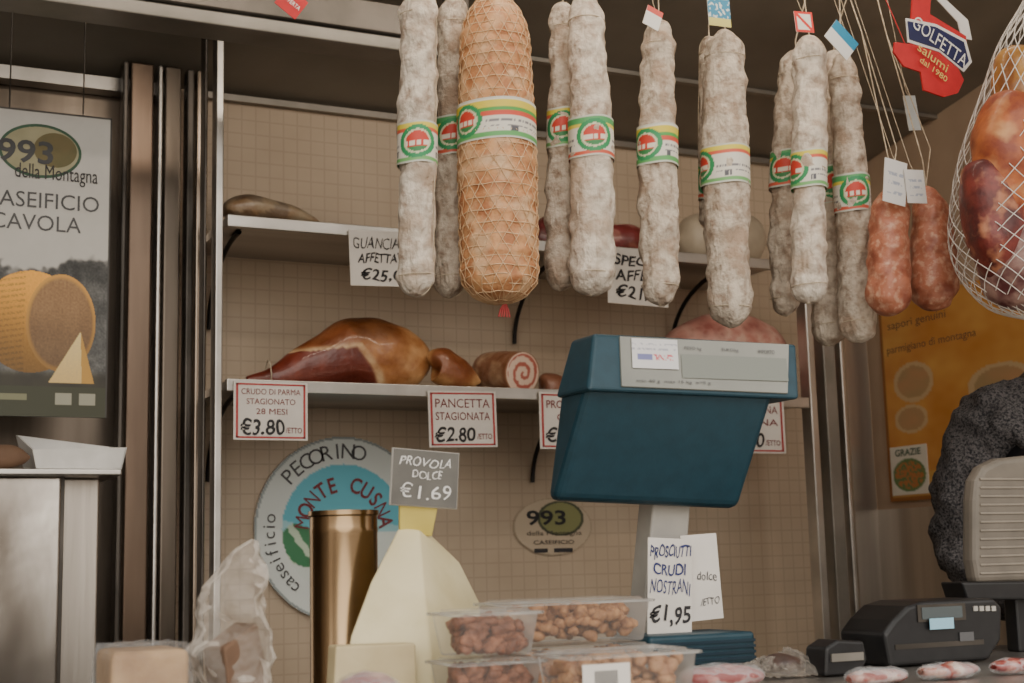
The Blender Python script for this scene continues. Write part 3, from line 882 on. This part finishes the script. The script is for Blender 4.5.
meat('cooked_ham', [(655,360,4),(672,352,28),(710,342,44),(750,345,43),(776,358,24),(784,366,4)], MY+.02, zm, m=mat('cooked_ham', (190,128,116), (208,168,152), 40, .45, 0, .3, 40, c3=(156,92,84), s3=20), colfn=None)

# ================================================================= COUNTER
CZ = 1.44
e = empty('serving_counter', (.8, 1.55, 1.0))
box('worktop', LX+.01, SX-.01, 1.25, 1.86, CZ-.03, CZ, m_steelh, e, .004)
box('body', LX+.01, SX-.01, 1.30, 1.78, FLZ, CZ-.03, m_steel, e)
box('wall_front', LX-.05, SX+.05, 1.2, 1.24, .25, CZ-.12, m_white)

# ================================================================= DIGITAL SCALE
e = empty('counter_scale', on(670, 560, 1.82))
def q4(l): return [on(*p) for p in l]
f = q4([(594,333,1.74),(797,344,1.74),(800,399,1.712),(588,390,1.712)])
b = [f[i]+Vector((0, (.07, .07, .10, .10)[i], 0)) for i in range(4)]
hexa('display_hood', f+b, m_teal, e, .006)
f = q4([(590,380,1.720),(776,392,1.720),(740,508,1.82),(556,500,1.82)])
b = [f[0]+Vector((0,.09,0)), f[1]+Vector((0,.09,0)), f[2]+Vector((0,.03,0)), f[3]+Vector((0,.03,0))]
hexa('display_housing', f+b, m_teal, e, .012)
A, B_, C_, D_ = q4([(619,337,1.738),(788,345,1.738),(787,394,1.7135),(621,387,1.7135)])
n_ = (B_-A).cross(D_-A).normalized(); n_ = n_ if n_.y < 0 else -n_
hexa('lcd_strip', [p+n_*.003 for p in (A,B_,C_,D_)]+[p-n_*.004 for p in (A,B_,C_,D_)], m_lcd, e, .001)
fr = Fr(A+n_*.0032, (B_-A).normalized(), (A-D_).normalized(), n_, (B_-A).length, (A-D_).length)
f2 = Fr(fr.pt(.06,.04,.0006), fr.ex, fr.ez, n_, fr.w*.26, fr.h*.60)
painted('maker_label', f2, 40, 30, lambda u, v: (206,90,100) if .5 < v < .72 and .45 < u < .9 and mn.noise(Vector((u*20, v*10, 0))) > 0 else ((120,124,170) if .5 < v < .72 and .1 < u < .45 else ((170,170,180) if int(v*18) % 3 == 0 and .15 < v < .4 and mn.noise(Vector((u*20, v*10, 0))) > 0 else (214,213,214))), e)
m_cell = mat('lcd_cell', (126,130,122), rough=.2)
W = [fr.pt(.34,.32,.0008),fr.pt(.97,.32,.0008),fr.pt(.97,.80,.0008),fr.pt(.34,.80,.0008)]
mk('digit_window', W, [(0,3,2,1)], m_cell, e, False)
for i in range(3):
    ftext(fr, ('PESO kg','EURO/kg','IMPORTO')[i], .36+i*.22, .16, .46+i*.22, .24, m_inkgrey, e, 0, lift=.0014)
ftext(fr, 'min 40 g  max 15 kg  e=5 g', .08, .86, .5, .93, m_inkgrey, e, 0, lift=.0014)
f = q4([(656,476,1.85),(693,478,1.85),(681,640,1.87),(641,638,1.87)])
hexa('column', f+[p+Vector((0,.045,0)) for p in f], m_grey, e, .004)
bx0 = on(662, 650, 1.74).x; bx1 = on(756, 650, 1.74).x
bz = on(700, 634, 1.74).z
box('base', bx0-.02, bx1, 1.74, 1.855, CZ+.008, bz, m_teal, e, .006)
for i in range(4):
    zz = CZ+.014+i*(bz-CZ-.02)/4
    box('base_rib', bx0-.018, bx1-.002, 1.737, 1.741, zz, zz+.004, m_teald, e)
box('column_foot', on(641,640,1.85).x, on(682,640,1.85).x, 1.82, 1.855, CZ+.0, bz+.012, m_grey, e, .003)
for x in (bx0, bx1-.02):
    box('foot', x, x+.018, 1.76, 1.78, CZ, CZ+.009, m_black, e)

fr = frame(648, 538, 692, 634, 1.80, tilt=3)
sign(fr, [('PROSCIUTTI',.06,.08,.97,.2),('CRUDI',.12,.26,.85,.38),('NOSTRANI',.05,.44,.95,.58),('€1,95',.02,.70,.97,.92,m_ink,.02)], ink=m_inkblue, bold=.015, hand=.045)
fr = frame(684, 534, 720, 620, 1.815, tilt=-3)
sign(fr, [('dolce',.35,.44,.9,.54),("/ETTO",.4,.74,.92,.82)], ink=m_inkgrey, bold=0, hand=.045)

fr = frame(393, 451, 458, 506, 1.7, tilt=4)
e = sign(fr, [('PROVOLA',.1,.12,.9,.28),('DOLCE',.3,.36,.75,.50),('€1.69',.12,.60,.9,.86)], ink=m_white, m=m_slate, bold=.0, name='slate_price_sign', hand=.05)
hexa('rim', [fr.pt(-.015,-.015,-.0015),fr.pt(1.015,-.015,-.0015),fr.pt(1.015,1.015,-.0015),fr.pt(-.015,1.015,-.0015)]+[fr.pt(-.02,-.02,-.004),fr.pt(1.02,-.02,-.004),fr.pt(1.02,1.02,-.004),fr.pt(-.02,1.02,-.004)], m_grey, e)
f = [on(400,503,1.705),on(438,506,1.705),on(432,536,1.72),on(400,534,1.72)]
hexa('stem', f+[p+Vector((0,.006,0)) for p in f], m_yellow, e, .001)

# ================================================================= COUNTER PRODUCTS
c = on(344, 590, 1.80); s = mpp(c); zt_ = on(344, 511, 1.80).z; r = 35*s
V, Fc = [], []
pr = [(0,CZ),(r*.97,CZ),(r,CZ+.004),(r*1.01,CZ+.008),(r*.97,CZ+.012),(r*.97,zt_-.03),(r*.985,zt_-.026),(r*.97,zt_-.022),(r*.97,zt_-.008),(r*1.015,zt_-.006),(r*1.015,zt_),(r*.97,zt_),(r*.95,zt_-.006),(0,zt_-.006)]
for rr, z in pr:
    for j in range(48): V.append((c.x+rr*math.cos(j*math.pi/24), c.y+rr*math.sin(j*math.pi/24), z))
for i in range(len(pr)-1):
    for j in range(48):
        k = (j+1) % 48; Fc.append((i*48+j, i*48+k, (i+1)*48+k, (i+1)*48+j))
mk('metal_canister', V, Fc, m_gold).modifiers.new('e', 'EDGE_SPLIT').split_angle = .7

e = empty('cheese_wedge', on(410, 610, 1.68))
L0 = [on(398,528,1.72),on(370,582,1.69),on(350,636,1.65),on(338,690,1.63)]
Mid = [on(420,530,1.71),on(424,590,1.66),on(430,645,1.62),on(434,690,1.61)]
Rr = [on(428,532,1.75),on(460,562,1.75),on(480,602,1.75),on(486,690,1.75)]
Bk = [on(412,529,1.78),on(412,580,1.80),on(414,640,1.81),on(414,690,1.81)]
for l in (L0, Mid, Rr, Bk): l[-1].z = CZ
V = []
for i in range(4): V += [L0[i], Mid[i], Rr[i], Bk[i]]
Fc = [(0,3,2,1),(12,13,14,15)]
for i in range(3):
    for j in range(4):
        k = (j+1) % 4; Fc.append((i*4+j, i*4+k, (i+1)*4+k, (i+1)*4+j))
o = mk('paste', V, Fc, m_cheese, e, True, bevel=.004); fixn(o)
o.modifiers.new('e','EDGE_SPLIT').split_angle = .6
f = [on(336,646,1.61),on(416,643,1.60),on(418,690,1.595),on(333,690,1.60)]
f[2].z = CZ+.001; f[3].z = CZ+.001
hexa('lower_slice', f+[p+Vector((0,.03,0)) for p in f], mat('cheese_paste_b', (208,192,152), (192,174,134), 16, .5), e, .003)

def blobs(name, x0, x1, y0, y1, z0, z1, sz, m, parent, n):
    V, Fc = [], []
    for k in range(n):
        c = Vector((random.uniform(x0+sz, x1-sz), random.uniform(y0+sz, y1-sz), random.uniform(z0+sz*.7, z1-sz*.7)))
        a = random.uniform(0, 3.14); el = random.uniform(.9, 1.3)
        b = len(V); ns, nr = 12, 8
        for i in range(nr+1):
            ph = math.pi*i/nr
            for j in range(ns):
                th = 2*math.pi*j/ns
                p = Vector((math.sin(ph)*math.cos(th)*el, math.sin(ph)*math.sin(th), math.cos(ph)*.85))*sz
                p = Matrix.Rotation(a, 3, 'Z') @ p
                p *= 1+.6*mn.noise(p*150+c*40); V.append(c+p)
        for i in range(nr):
            for j in range(ns):
                q = (j+1) % ns; Fc.append((b+i*ns+j, b+(i+1)*ns+j, b+(i+1)*ns+q, b+i*ns+q))
    return mk(name, V, Fc, m, parent)
def tray(x0, x1, y0, y1, z0, z1, n=200, sz=.0080, m=m_nut, label=False):
    e = empty('deli_tray', ((x0+x1)/2, (y0+y1)/2, z0))
    i = .010
    V = [(x0+i,y0+i,z0+.001),(x1-i,y0+i,z0+.001),(x1-i,y1-i,z0+.001),(x0+i,y1-i,z0+.001),
         (x0+.003,y0+.003,z1-.006),(x1-.003,y0+.003,z1-.006),(x1-.003,y1-.003,z1-.006),(x0+.003,y1-.003,z1-.006)]
    Fc = [(0,3,2,1),(0,1,5,4),(1,2,6,5),(2,3,7,6),(3,0,4,7)]
    mk('tub', V, Fc, m_box, e, False, bevel=.004)
    blobs('contents', x0+i*.8, x1-i*.8, y0+i*.8, y1-i*.8, z0+.003, z1-.006, sz, m, e, n)
    cord('rim', [Vector(p) for p in ((x0,y0,z1-.005),(x1,y0,z1-.005),(x1,y1,z1-.005),(x0,y1,z1-.005))], .0020, m_box, e, True)
    V = [(x0,y0,z1-.004),(x1,y0,z1-.004),(x1,y1,z1-.004),(x0,y1,z1-.004),(x0+.01,y0+.01,z1-.004),(x1-.01,y0+.01,z1-.004),(x1-.01,y1-.01,z1-.004),(x0+.01,y1-.01,z1-.004),
         (x0+.012,y0+.012,z1),(x1-.012,y0+.012,z1),(x1-.012,y1-.012,z1),(x0+.012,y1-.012,z1)]
    Fc = [(0,1,5,4),(1,2,6,5),(2,3,7,6),(3,0,4,7),(4,5,9,8),(5,6,10,9),(6,7,11,10),(7,4,8,11),(8,9,10,11)]
    mk('lid', V, Fc, m_box, e, False)
    if label:
        f = Fr(Vector((x0+.014, y0-.0005, z1-.012)), Vector((1,0,0)), Vector((0,0,1)), Vector((0,-1,0)), .058, .035)
        slab('label', f, .0006, m_paper, e)
        for k in range(14):
            u = .25+k*.035; W = [f.pt(u,.2,.0006),f.pt(u+.018,.2,.0006),f.pt(u+.018,.8,.0006),f.pt(u,.8,.0006)]
            mk('barcode', W, [(0,3,2,1)], m_inkgrey, e, False)
    return e
z1 = on(570, 598, 1.60).z; h = (z1-CZ)/2
xa, xb = on(498, 640, 1.58).x, on(650, 640, 1.58).x
tray(xa, xb, 1.56, 1.655, CZ, CZ+h, 160)
tray(xa+.003, xb-.004, 1.56, 1.655, CZ+h+.001, CZ+2*h, 160)
xa, xb = on(446, 640, 1.49).x, on(536, 640, 1.49).x
z1 = on(480, 609, 1.5).z; h = (z1-CZ)/2
m_nut2 = mat('reddish_bites', (168,110,78), (118,70,48), 70, .6, 0, .8, 110)
tray(xa, xb, 1.465, 1.55, CZ, CZ+h, 130, m=m_nut2)
tray(xa+.003, xb-.003, 1.465, 1.55, CZ+h+.001, CZ+2*h, 130, m=m_nut2)
xa, xb = on(553, 660, 1.4).x, on(682, 660, 1.4).x
z1 = on(610, 648, 1.42).z
tray(xa, xb, 1.36, 1.45, CZ, z1, 150, label=True, m=mat('pale_bites', (206,160,114), (158,108,74), 60, .6, 0, .6, 90))

# crumpled plastic bag with bread block inside
P = [(250,540,3),(242,556,12),(238,580,23),(233,608,31),(230,640,36),(228,668,40),(226,690,40),(224,700,10)]
e = empty('plastic_bag', on(230, 630, 1.62))
PP = [(on(x, y, 1.62), r*mpp(on(x, y, 1.62))) for x, y, r in P]
PP[-1][0].z = CZ+.002; PP[-2][0].z = CZ+.01
q = catmull([(p.x, p.y, p.z, r) for p, r in PP], 80)
V, Fc = sweep([Vector(x[:3]) for x in q], [max(x[3], .002) for x in q], 72, 0, 1, .8)
W = []
cc = on(230, 640, 1.62)
for v in V:
    d = Vector((v.x-cc.x, v.y-cc.y, 0)); rr = d.length; d.normalize()
    n = (.5-abs(mn.noise(v*16+Vector((3,1,0)))))*1.0+(.3-abs(mn.noise(v*38)))*.45
    W.append(v+d*n*.022*min(1, rr/.03))
for w in W: w.z = max(w.z, CZ+.001)
mk('film', W, Fc, m_bag, e, True)
f = [on(224,648,1.575),on(258,622,1.61),on(276,690,1.61),on(232,696,1.57)]
f[2].z = f[3].z = CZ+.002
hexa('bread_block', f+[p+Vector((-.01,.06,0)) for p in f], m_card, e, .004)

x0, x1 = on(112, 660, 1.5).x, on(190, 660, 1.5).x; zz = on(140, 651, 1.5).z
e = empty('wrapped_cheese', ((x0+x1)/2, 1.55, CZ))
box('cheese', x0, x1, 1.5, 1.6, CZ+.001, zz, m_rind, e, .008)
V, Fc = [], []
nx_, ny_ = 40, 24
for j in range(ny_+1):
    for i in range(nx_+1):
        u = i/nx_*1.4-.2; v = j/ny_*1.5-.25
        x = x0+(x1-x0)*u; y = 1.5+.1*v
        inside = min(1, max(0, min(u, 1-u)*8+1.0))*min(1, max(0, min(v, 1-v)*6+1.0))
        z = CZ+.002+(zz-CZ+.003)*inside
        x = min(max(x, x0-.006-.01*(1-inside)), x1+.006+.01*(1-inside)); y = min(max(y, 1.492-.01*(1-inside)), 1.608+.01*(1-inside))
        z += .004*mn.noise(Vector((x*60, y*60, 0)))*inside
        V.append((x, y, max(z, CZ+.001)))
for j in range(ny_):
    for i in range(nx_):
        a = j*(nx_+1)+i; Fc.append((a, a+1, a+nx_+2, a+nx_+1))
mk('wrap', V, Fc, m_film, e)

def pack(name, px, py, Y, w, m, wrap=True, seed=0):
    c = on(px, py, Y); s = mpp(c); top = c.z
    hw = w*s/2; hh = max(.009, (top-CZ)/2)
    P = []
    for i in range(9):
        t = math.pi*i/8; P.append((Vector((c.x-hw*math.cos(t), Y, CZ+hh)), max(.003, hh*math.sin(t)**.6)))
    o = tube(name, P, m, None, 24, 20, .004, 40, 2.0, seed=seed)
    rest(o, CZ+.001)
    if wrap:
        P2 = [(p+Vector((0,0,.001)), r*1.08+.001) for p, r in P]
        w_ = tube('wrap', P2, m_film, o, 24, 22, .004, 60, 2.0, seed=seed+3)
        for v in w_.data.vertices: v.co.z = max(v.co.z, CZ+.001)
    return o
m_marb = mat('marbled_meat', (150,76,68), (206,174,158), 45, .4, lo=.45, hi=.62, coat=.2)
pack('sliced_salumi', 722, 666, 1.5, 90, m_meatred, seed=1)
pack('sliced_salumi', 368, 675, 1.42, 60, m_meatred, seed=2)
pack('packed_coppa', 876, 669, 1.42, 70, m_marb, seed=3)
pack('packed_coppa', 948, 669, 1.42, 70, m_marb, seed=4)
pack('packed_coppa', 1016, 673, 1.42, 58, m_meatred, seed=5)
# loose crumpled film over a dark packet in front of the scale
o = pack('sliced_salumi', 782, 655, 1.60, 42, mat('dark_pack', (58,42,38), (92,72,64), 50, .4), wrap=False, seed=6)
c = on(780, 652, 1.60); s = mpp(c)
V, Fc = [], []
for j in range(31):
    for i in range(51):
        u = i/50*2-1; v = j/30*2-1
        hgt = max(0, 1-(u*u)**1.2)*max(0, 1-(v*v))*(.022+ (.010 if u > .2 else 0))
        V.append((c.x+u*.062, 1.605+v*.05, CZ+.002+hgt+.010*abs(mn.noise(Vector((u*5, v*5, 2))))+.005*mn.noise(Vector((u*14, v*14, 4)))*(hgt > .004)))
for w_ in range(len(V)): V[w_] = (V[w_][0], V[w_][1], max(V[w_][2], CZ+.001))
for j in range(30):
    for i in range(50):
        a = j*51+i; Fc.append((a, a+1, a+52, a+51))
mk('film_sheet', V, Fc, m_bag, o)

# ================================================================= PAYMENT TERMINAL / PRINTER
TY = 1.60
e = empty('receipt_printer', on(920, 640, TY))
pts = [(884,634),(894,620),(908,606),(924,601),(994,598),(1003,607),(1002,640),(990,668),(890,668)]
a = [on(x, y, TY) for x, y in pts]
for p in a: p.z = max(p.z, CZ+.002)
b = [p+Vector((0,.10,0)) for p in a]
prism('body', a, b, m_black, e, .006)
fr = frame(918, 604, 966, 621, TY-.002)
slab('screen_bezel', fr, .004, m_aludark, e)
f2 = Fr(fr.pt(.08,.15,.001), fr.ex, fr.ez, fr.n, fr.w*.84, fr.h*.7); slab('screen', f2, .001, mat('lcd_blue', (80,88,90), rough=.2), e)
fr = frame(930, 618, 954, 629, TY-.006); slab('label', fr, .001, mat('label_cyan', (150,196,216), rough=.4), e)
fr = frame(896, 642, 985, 647, TY-.001); slab('paper_slot', fr, .002, m_aludark, e)
for i in range(4):
    fr = frame(974+i*6, 606, 978+i*6, 611, TY-.002); slab('key', fr, .002, m_grey, e)
fr = frame(960, 632, 974, 641, TY-.002); slab('front_sticker', fr, .001, mat('sticker_dark', (90,90,92), rough=.3), e)
e = empty('card_reader', on(835, 655, 1.54))
a = [on(x, y, 1.54) for x, y in [(826,648),(838,640),(864,641),(868,660),(862,690),(826,690)]]
for p in a: p.z = max(p.z, CZ+.002)
prism('body', a, [p+Vector((0,.045,0)) for p in a], m_black, e, .004)
fr = frame(832, 653, 864, 661, 1.537); slab('silver_band', fr, .003, m_aludull, e)

GYY = 1.70
e = empty('slicer_housing', on(1010, 520, GYY))
pts = [(974,500),(976,480),(984,466),(1000,458),(1040,454),(1090,452),(1096,580),(978,584),(974,560)]
a = [on(x, y, GYY) for x, y in pts]
prism('shell', a, [p+Vector((0,.030,0)) for p in a], m_beigepl, e, .010)
m_rib = mat('beige_plastic_rib', (138,129,117), (126,118,107), 20, .5)
for i in range(12):
    y = 478+i*8.4
    fr = frame(982, y, 1092, y+2.2, GYY-.002); slab('rib', fr, .004, m_rib, e, .0008)
a = [on(x, y, GYY-.01) for x, y in [(962,582),(1100,580),(1100,600),(968,600)]]
prism('base_plate', a, [p+Vector((0,.05,0)) for p in a], m_black, e, .004)
x0 = on(1012, 600, 1.72).x; x1 = on(1095, 600, 1.72).x
box('pedestal', x0, x1, 1.712, 1.740, CZ, a[3].z+.006, m_black, e, .004)

# ================================================================= VENDOR
shp = on(976, 404, 2.12)
sdir = Vector((.9, -.43, 0)).normalized(); fdir = Vector((-.43, -.9, 0)).normalized()
sp_ = .17
k_ = (shp.z-FLZ)/1.42
Bc = shp+sdir*sp_*k_
def H(l, f, u): return Vector((Bc.x, Bc.y, FLZ))+sdir*l*k_+fdir*f*k_+Vector((0,0,u*k_))
vend = empty('vendor', Vector((Bc.x, Bc.y, FLZ+.9)))
def skin(name, V, E, R, m, sub=2, disp=0, sc=.07):
    me = bpy.data.meshes.new(name); me.from_pydata([tuple(v) for v in V], E, []); me.materials.append(m)
    o = bpy.data.objects.new(name, me); link(o, vend)
    o.modifiers.new('skin', 'SKIN').use_smooth_shade = True
    for i, r in enumerate(R):
        r = r if isinstance(r, tuple) else (r, r)
        me.skin_vertices[0].data[i].radius = r
    me.skin_vertices[0].data[0].use_root = True
    s = o.modifiers.new('sub', 'SUBSURF'); s.levels = sub; s.render_levels = sub
    if disp:
        s.levels = s.render_levels = 4
        tx = bpy.data.textures.new(name+'_folds', 'CLOUDS'); tx.noise_scale = sc; tx.noise_depth = 2
        dm = o.modifiers.new('folds', 'DISPLACE'); dm.texture = tx; dm.strength = disp; dm.texture_coords = 'LOCAL'
    return o
V = [H(0,0,.95),H(0,0,1.1),H(0,0,1.25),H(0,0,1.36),H(0,.01,1.47),
     H(-.150,0,1.385),H(-.190,-.01,1.28),H(-.210,-.03,1.13),H(-.185,.05,1.065),H(-.15,.14,1.04),
     H(.150,0,1.385),H(.190,-.01,1.28),H(.210,-.03,1.13),H(.185,.05,1.065),H(.15,.14,1.04)]
E = [(0,1),(1,2),(2,3),(3,4),(3,5),(5,6),(6,7),(7,8),(8,9),(3,10),(10,11),(11,12),(12,13),(13,14)]
R = [.13,.12,.13,.12,.06,.078,.076,.064,.055,.042,.078,.076,.064,.055,.042]
skin('jumper', V, E, R, m_wool, disp=.034, sc=.045)
V = [H(.03,0,.93),H(.03,0,1.08),H(.03,0,1.24),H(.03,0,1.38),H(.01,.0,1.49),H(-.085,0,1.435),H(.12,0,1.435)]
skin('padded_vest', V, [(0,1),(1,2),(2,3),(3,4),(3,5),(3,6)], [.16,.16,.17,.165,.085,.105,.105], m_vest, disp=.02)
V = [H(0,0,.95),H(0,0,.86),H(-.09,0,.80),H(-.10,.01,.48),H(-.1,-.01,.10),H(.09,0,.80),H(.10,.01,.48),H(.1,-.01,.10)]
skin('trousers', V, [(0,1),(1,2),(2,3),(3,4),(1,5),(5,6),(6,7)], [.14,.13,.095,.065,.05,.095,.065,.05], m_trou)
for sg in (-1, 1):
    skin('shoe', [H(sg*.1,-.05,.045),H(sg*.1,.06,.04),H(sg*.105,.12,.032)], [(0,1),(1,2)], [.045,.045,.03], m_black)
    wrist = H(sg*.145,.15,1.045); pal = H(sg*.135,.19,1.04); kn = H(sg*.125,.23,1.035)
    skin('palm', [wrist, pal, kn], [(0,1),(1,2)], [(.026,.022),(.04,.018),(.038,.015)], m_skin)
    for q in range(4):
        off = (q-1.5)*.021; ln = (.85, 1, .95, .75)[q]
        b0 = H(sg*.125+off,.23,1.035); b1 = H(sg*.123+off*1.1,.23+.04*ln,1.033); b2 = H(sg*.12+off*1.1,.23+.065*ln,1.023); b3 = H(sg*.118+off*1.1,.23+.082*ln,1.011)
        skin('finger_%d' % (q+1), [b0,b1,b2,b3], [(0,1),(1,2),(2,3)], [.010,.009,.008,.007], m_skin)
    t0 = H(sg*.12-sg*.028,.175,1.035); t1 = H(sg*.12-sg*.055,.205,1.03); t2 = H(sg*.12-sg*.065,.235,1.02)
    skin('thumb', [t0,t1,t2], [(0,1),(1,2)], [.012,.010,.008], m_skin)
skin('neck', [H(0,.0,1.42),H(.01,.02,1.50),H(.02,.04,1.56)], [(0,1),(1,2)], [.06,.055,.055], m_skin)
hc = H(.04,.06,1.635)
def headmesh(name, rx, ry, rz_, m, test=None, face=False, off=0):
    V, Fc = [], []; ns, nr = 40, 28
    for i in range(nr+1):
        ph = math.pi*i/nr
        for j in range(ns):
            th = 2*math.pi*j/ns
            x = math.sin(ph)*math.sin(th); y = math.sin(ph)*math.cos(th); z = math.cos(ph)
            ky = 1.0; kx = 1.0
            if z < 0: kx = 1-.28*(-z)**1.3; ky = 1-.12*(-z)
            p = Vector((x*rx*kx, y*ry*ky, z*rz_))
            if face and y > .3:
                p.y += .022*math.exp(-((x/.13)**2))*math.exp(-(((z+.14)/.15)**2))
                p.y += .008*math.exp(-((x/.3)**2))*math.exp(-(((z+.46)/.08)**2))
                p.y -= .009*math.exp(-(((abs(x)-.38)/.14)**2))*math.exp(-((z/.1)**2))
                p.y += .006*math.exp(-(((z+.85)/.2)**2))
            V.append(hc+sdir*p.x+fdir*p.y+Vector((0,0,p.z+off)))
    for i in range(nr):
        for j in range(ns):
            k = (j+1) % ns
            zc = math.cos(math.pi*(i+.5)/nr); yc = math.sin(math.pi*(i+.5)/nr)*math.cos(2*math.pi*(j+.5)/ns)
            if test and not test(yc, zc): continue
            Fc.append((i*ns+j, (i+1)*ns+j, (i+1)*ns+k, i*ns+k))
    return mk(name, V, Fc, m, vend)
headmesh('head', .075, .095, .115, m_skin, face=True)
headmesh('hair', .082, .103, .122, m_hair, test=lambda y, z: z > .45 or (y < .25 and z > -.35) , off=.003)
for sg in (-1, 1):
    c = hc+sdir*(sg*.03)+fdir*.081
    tube('eye', [(c+Vector((0,0,.011)),.001),(c+Vector((0,0,.007)),.009),(c,.012),(c-Vector((0,0,.007)),.009),(c-Vector((0,0,.011)),.001)], m_eye, vend, 10, 14)
    c2 = c+fdir*.009
    tube('iris', [(c2+Vector((0,0,.005)),.001),(c2,.005),(c2-Vector((0,0,.005)),.001)], m_black, vend, 8, 10)
    c = hc+sdir*(sg*.077)-fdir*.005
    tube('ear', [(c+Vector((0,0,.03)),.002),(c+Vector((0,0,.02)),.012),(c,.014),(c-Vector((0,0,.02)),.009),(c-Vector((0,0,.028)),.002)], m_skin, vend, 12, 12)
c = hc+fdir*.088-Vector((0,0,.053))
tube('mouth', [(c-sdir*.022,.001),(c-sdir*.01+fdir*.004,.004),(c+fdir*.006,.005),(c+sdir*.01+fdir*.004,.004),(c+sdir*.022,.001)], m_lip, vend, 12, 10)

# ================================================================= LIGHT
e = empty('fill_lamp', (1.2, 1.85, cz(1.85)-.03))  # added fixture above the view, only there to fill the interior
box('housing', .3, 2.1, 1.80, 1.90, cz(1.85)-.03, cz(1.90)-.001, m_white, e, .004)
al = bpy.data.lights.new('fill_light', 'AREA'); al.shape = 'RECTANGLE'; al.size = 1.7; al.size_y = .08; al.energy = 10; al.color = (1, .86, .70)  # added warm fill for back wall and shelves
ao = bpy.data.objects.new('fill_light', al); ao.location = (1.2, 1.86, cz(1.85)-.036); link(ao, e)
ao.rotation_euler = Vector((0, .75, -.6)).to_track_quat('-Z', 'Y').to_euler()

w = bpy.data.worlds.new('world'); S.world = w; w.use_nodes = True
nt = w.node_tree; bg = nt.nodes['Background']
tc = nt.nodes.new('ShaderNodeTexCoord'); sp = nt.nodes.new('ShaderNodeSeparateXYZ')
nt.links.new(tc.outputs['Generated'], sp.inputs[0])
cr = nt.nodes.new('ShaderNodeValToRGB')
cr.color_ramp.elements[0].position = .0; cr.color_ramp.elements[0].color = (.42,.36,.30,1)
cr.color_ramp.elements[1].position = .75; cr.color_ramp.elements[1].color = (1.0,.97,.92,1)
el = cr.color_ramp.elements.new(.12); el.color = (.56,.49,.42,1)
el = cr.color_ramp.elements.new(.3); el.color = (.97,.91,.83,1)
nt.links.new(sp.outputs['Z'], cr.inputs[0]); nt.links.new(cr.outputs[0], bg.inputs[0])
bg.inputs[1].default_value = 1.68
sl = bpy.data.lights.new('daylight', 'SUN'); sl.energy = 1.5; sl.angle = math.radians(60); sl.color = (1,.95,.86)
so = bpy.data.objects.new('daylight', sl); S.collection.objects.link(so)
so.rotation_euler = (Vector((.25, .85, -.36))).to_track_quat('-Z', 'Y').to_euler()
so.location = (0, -2, 4)
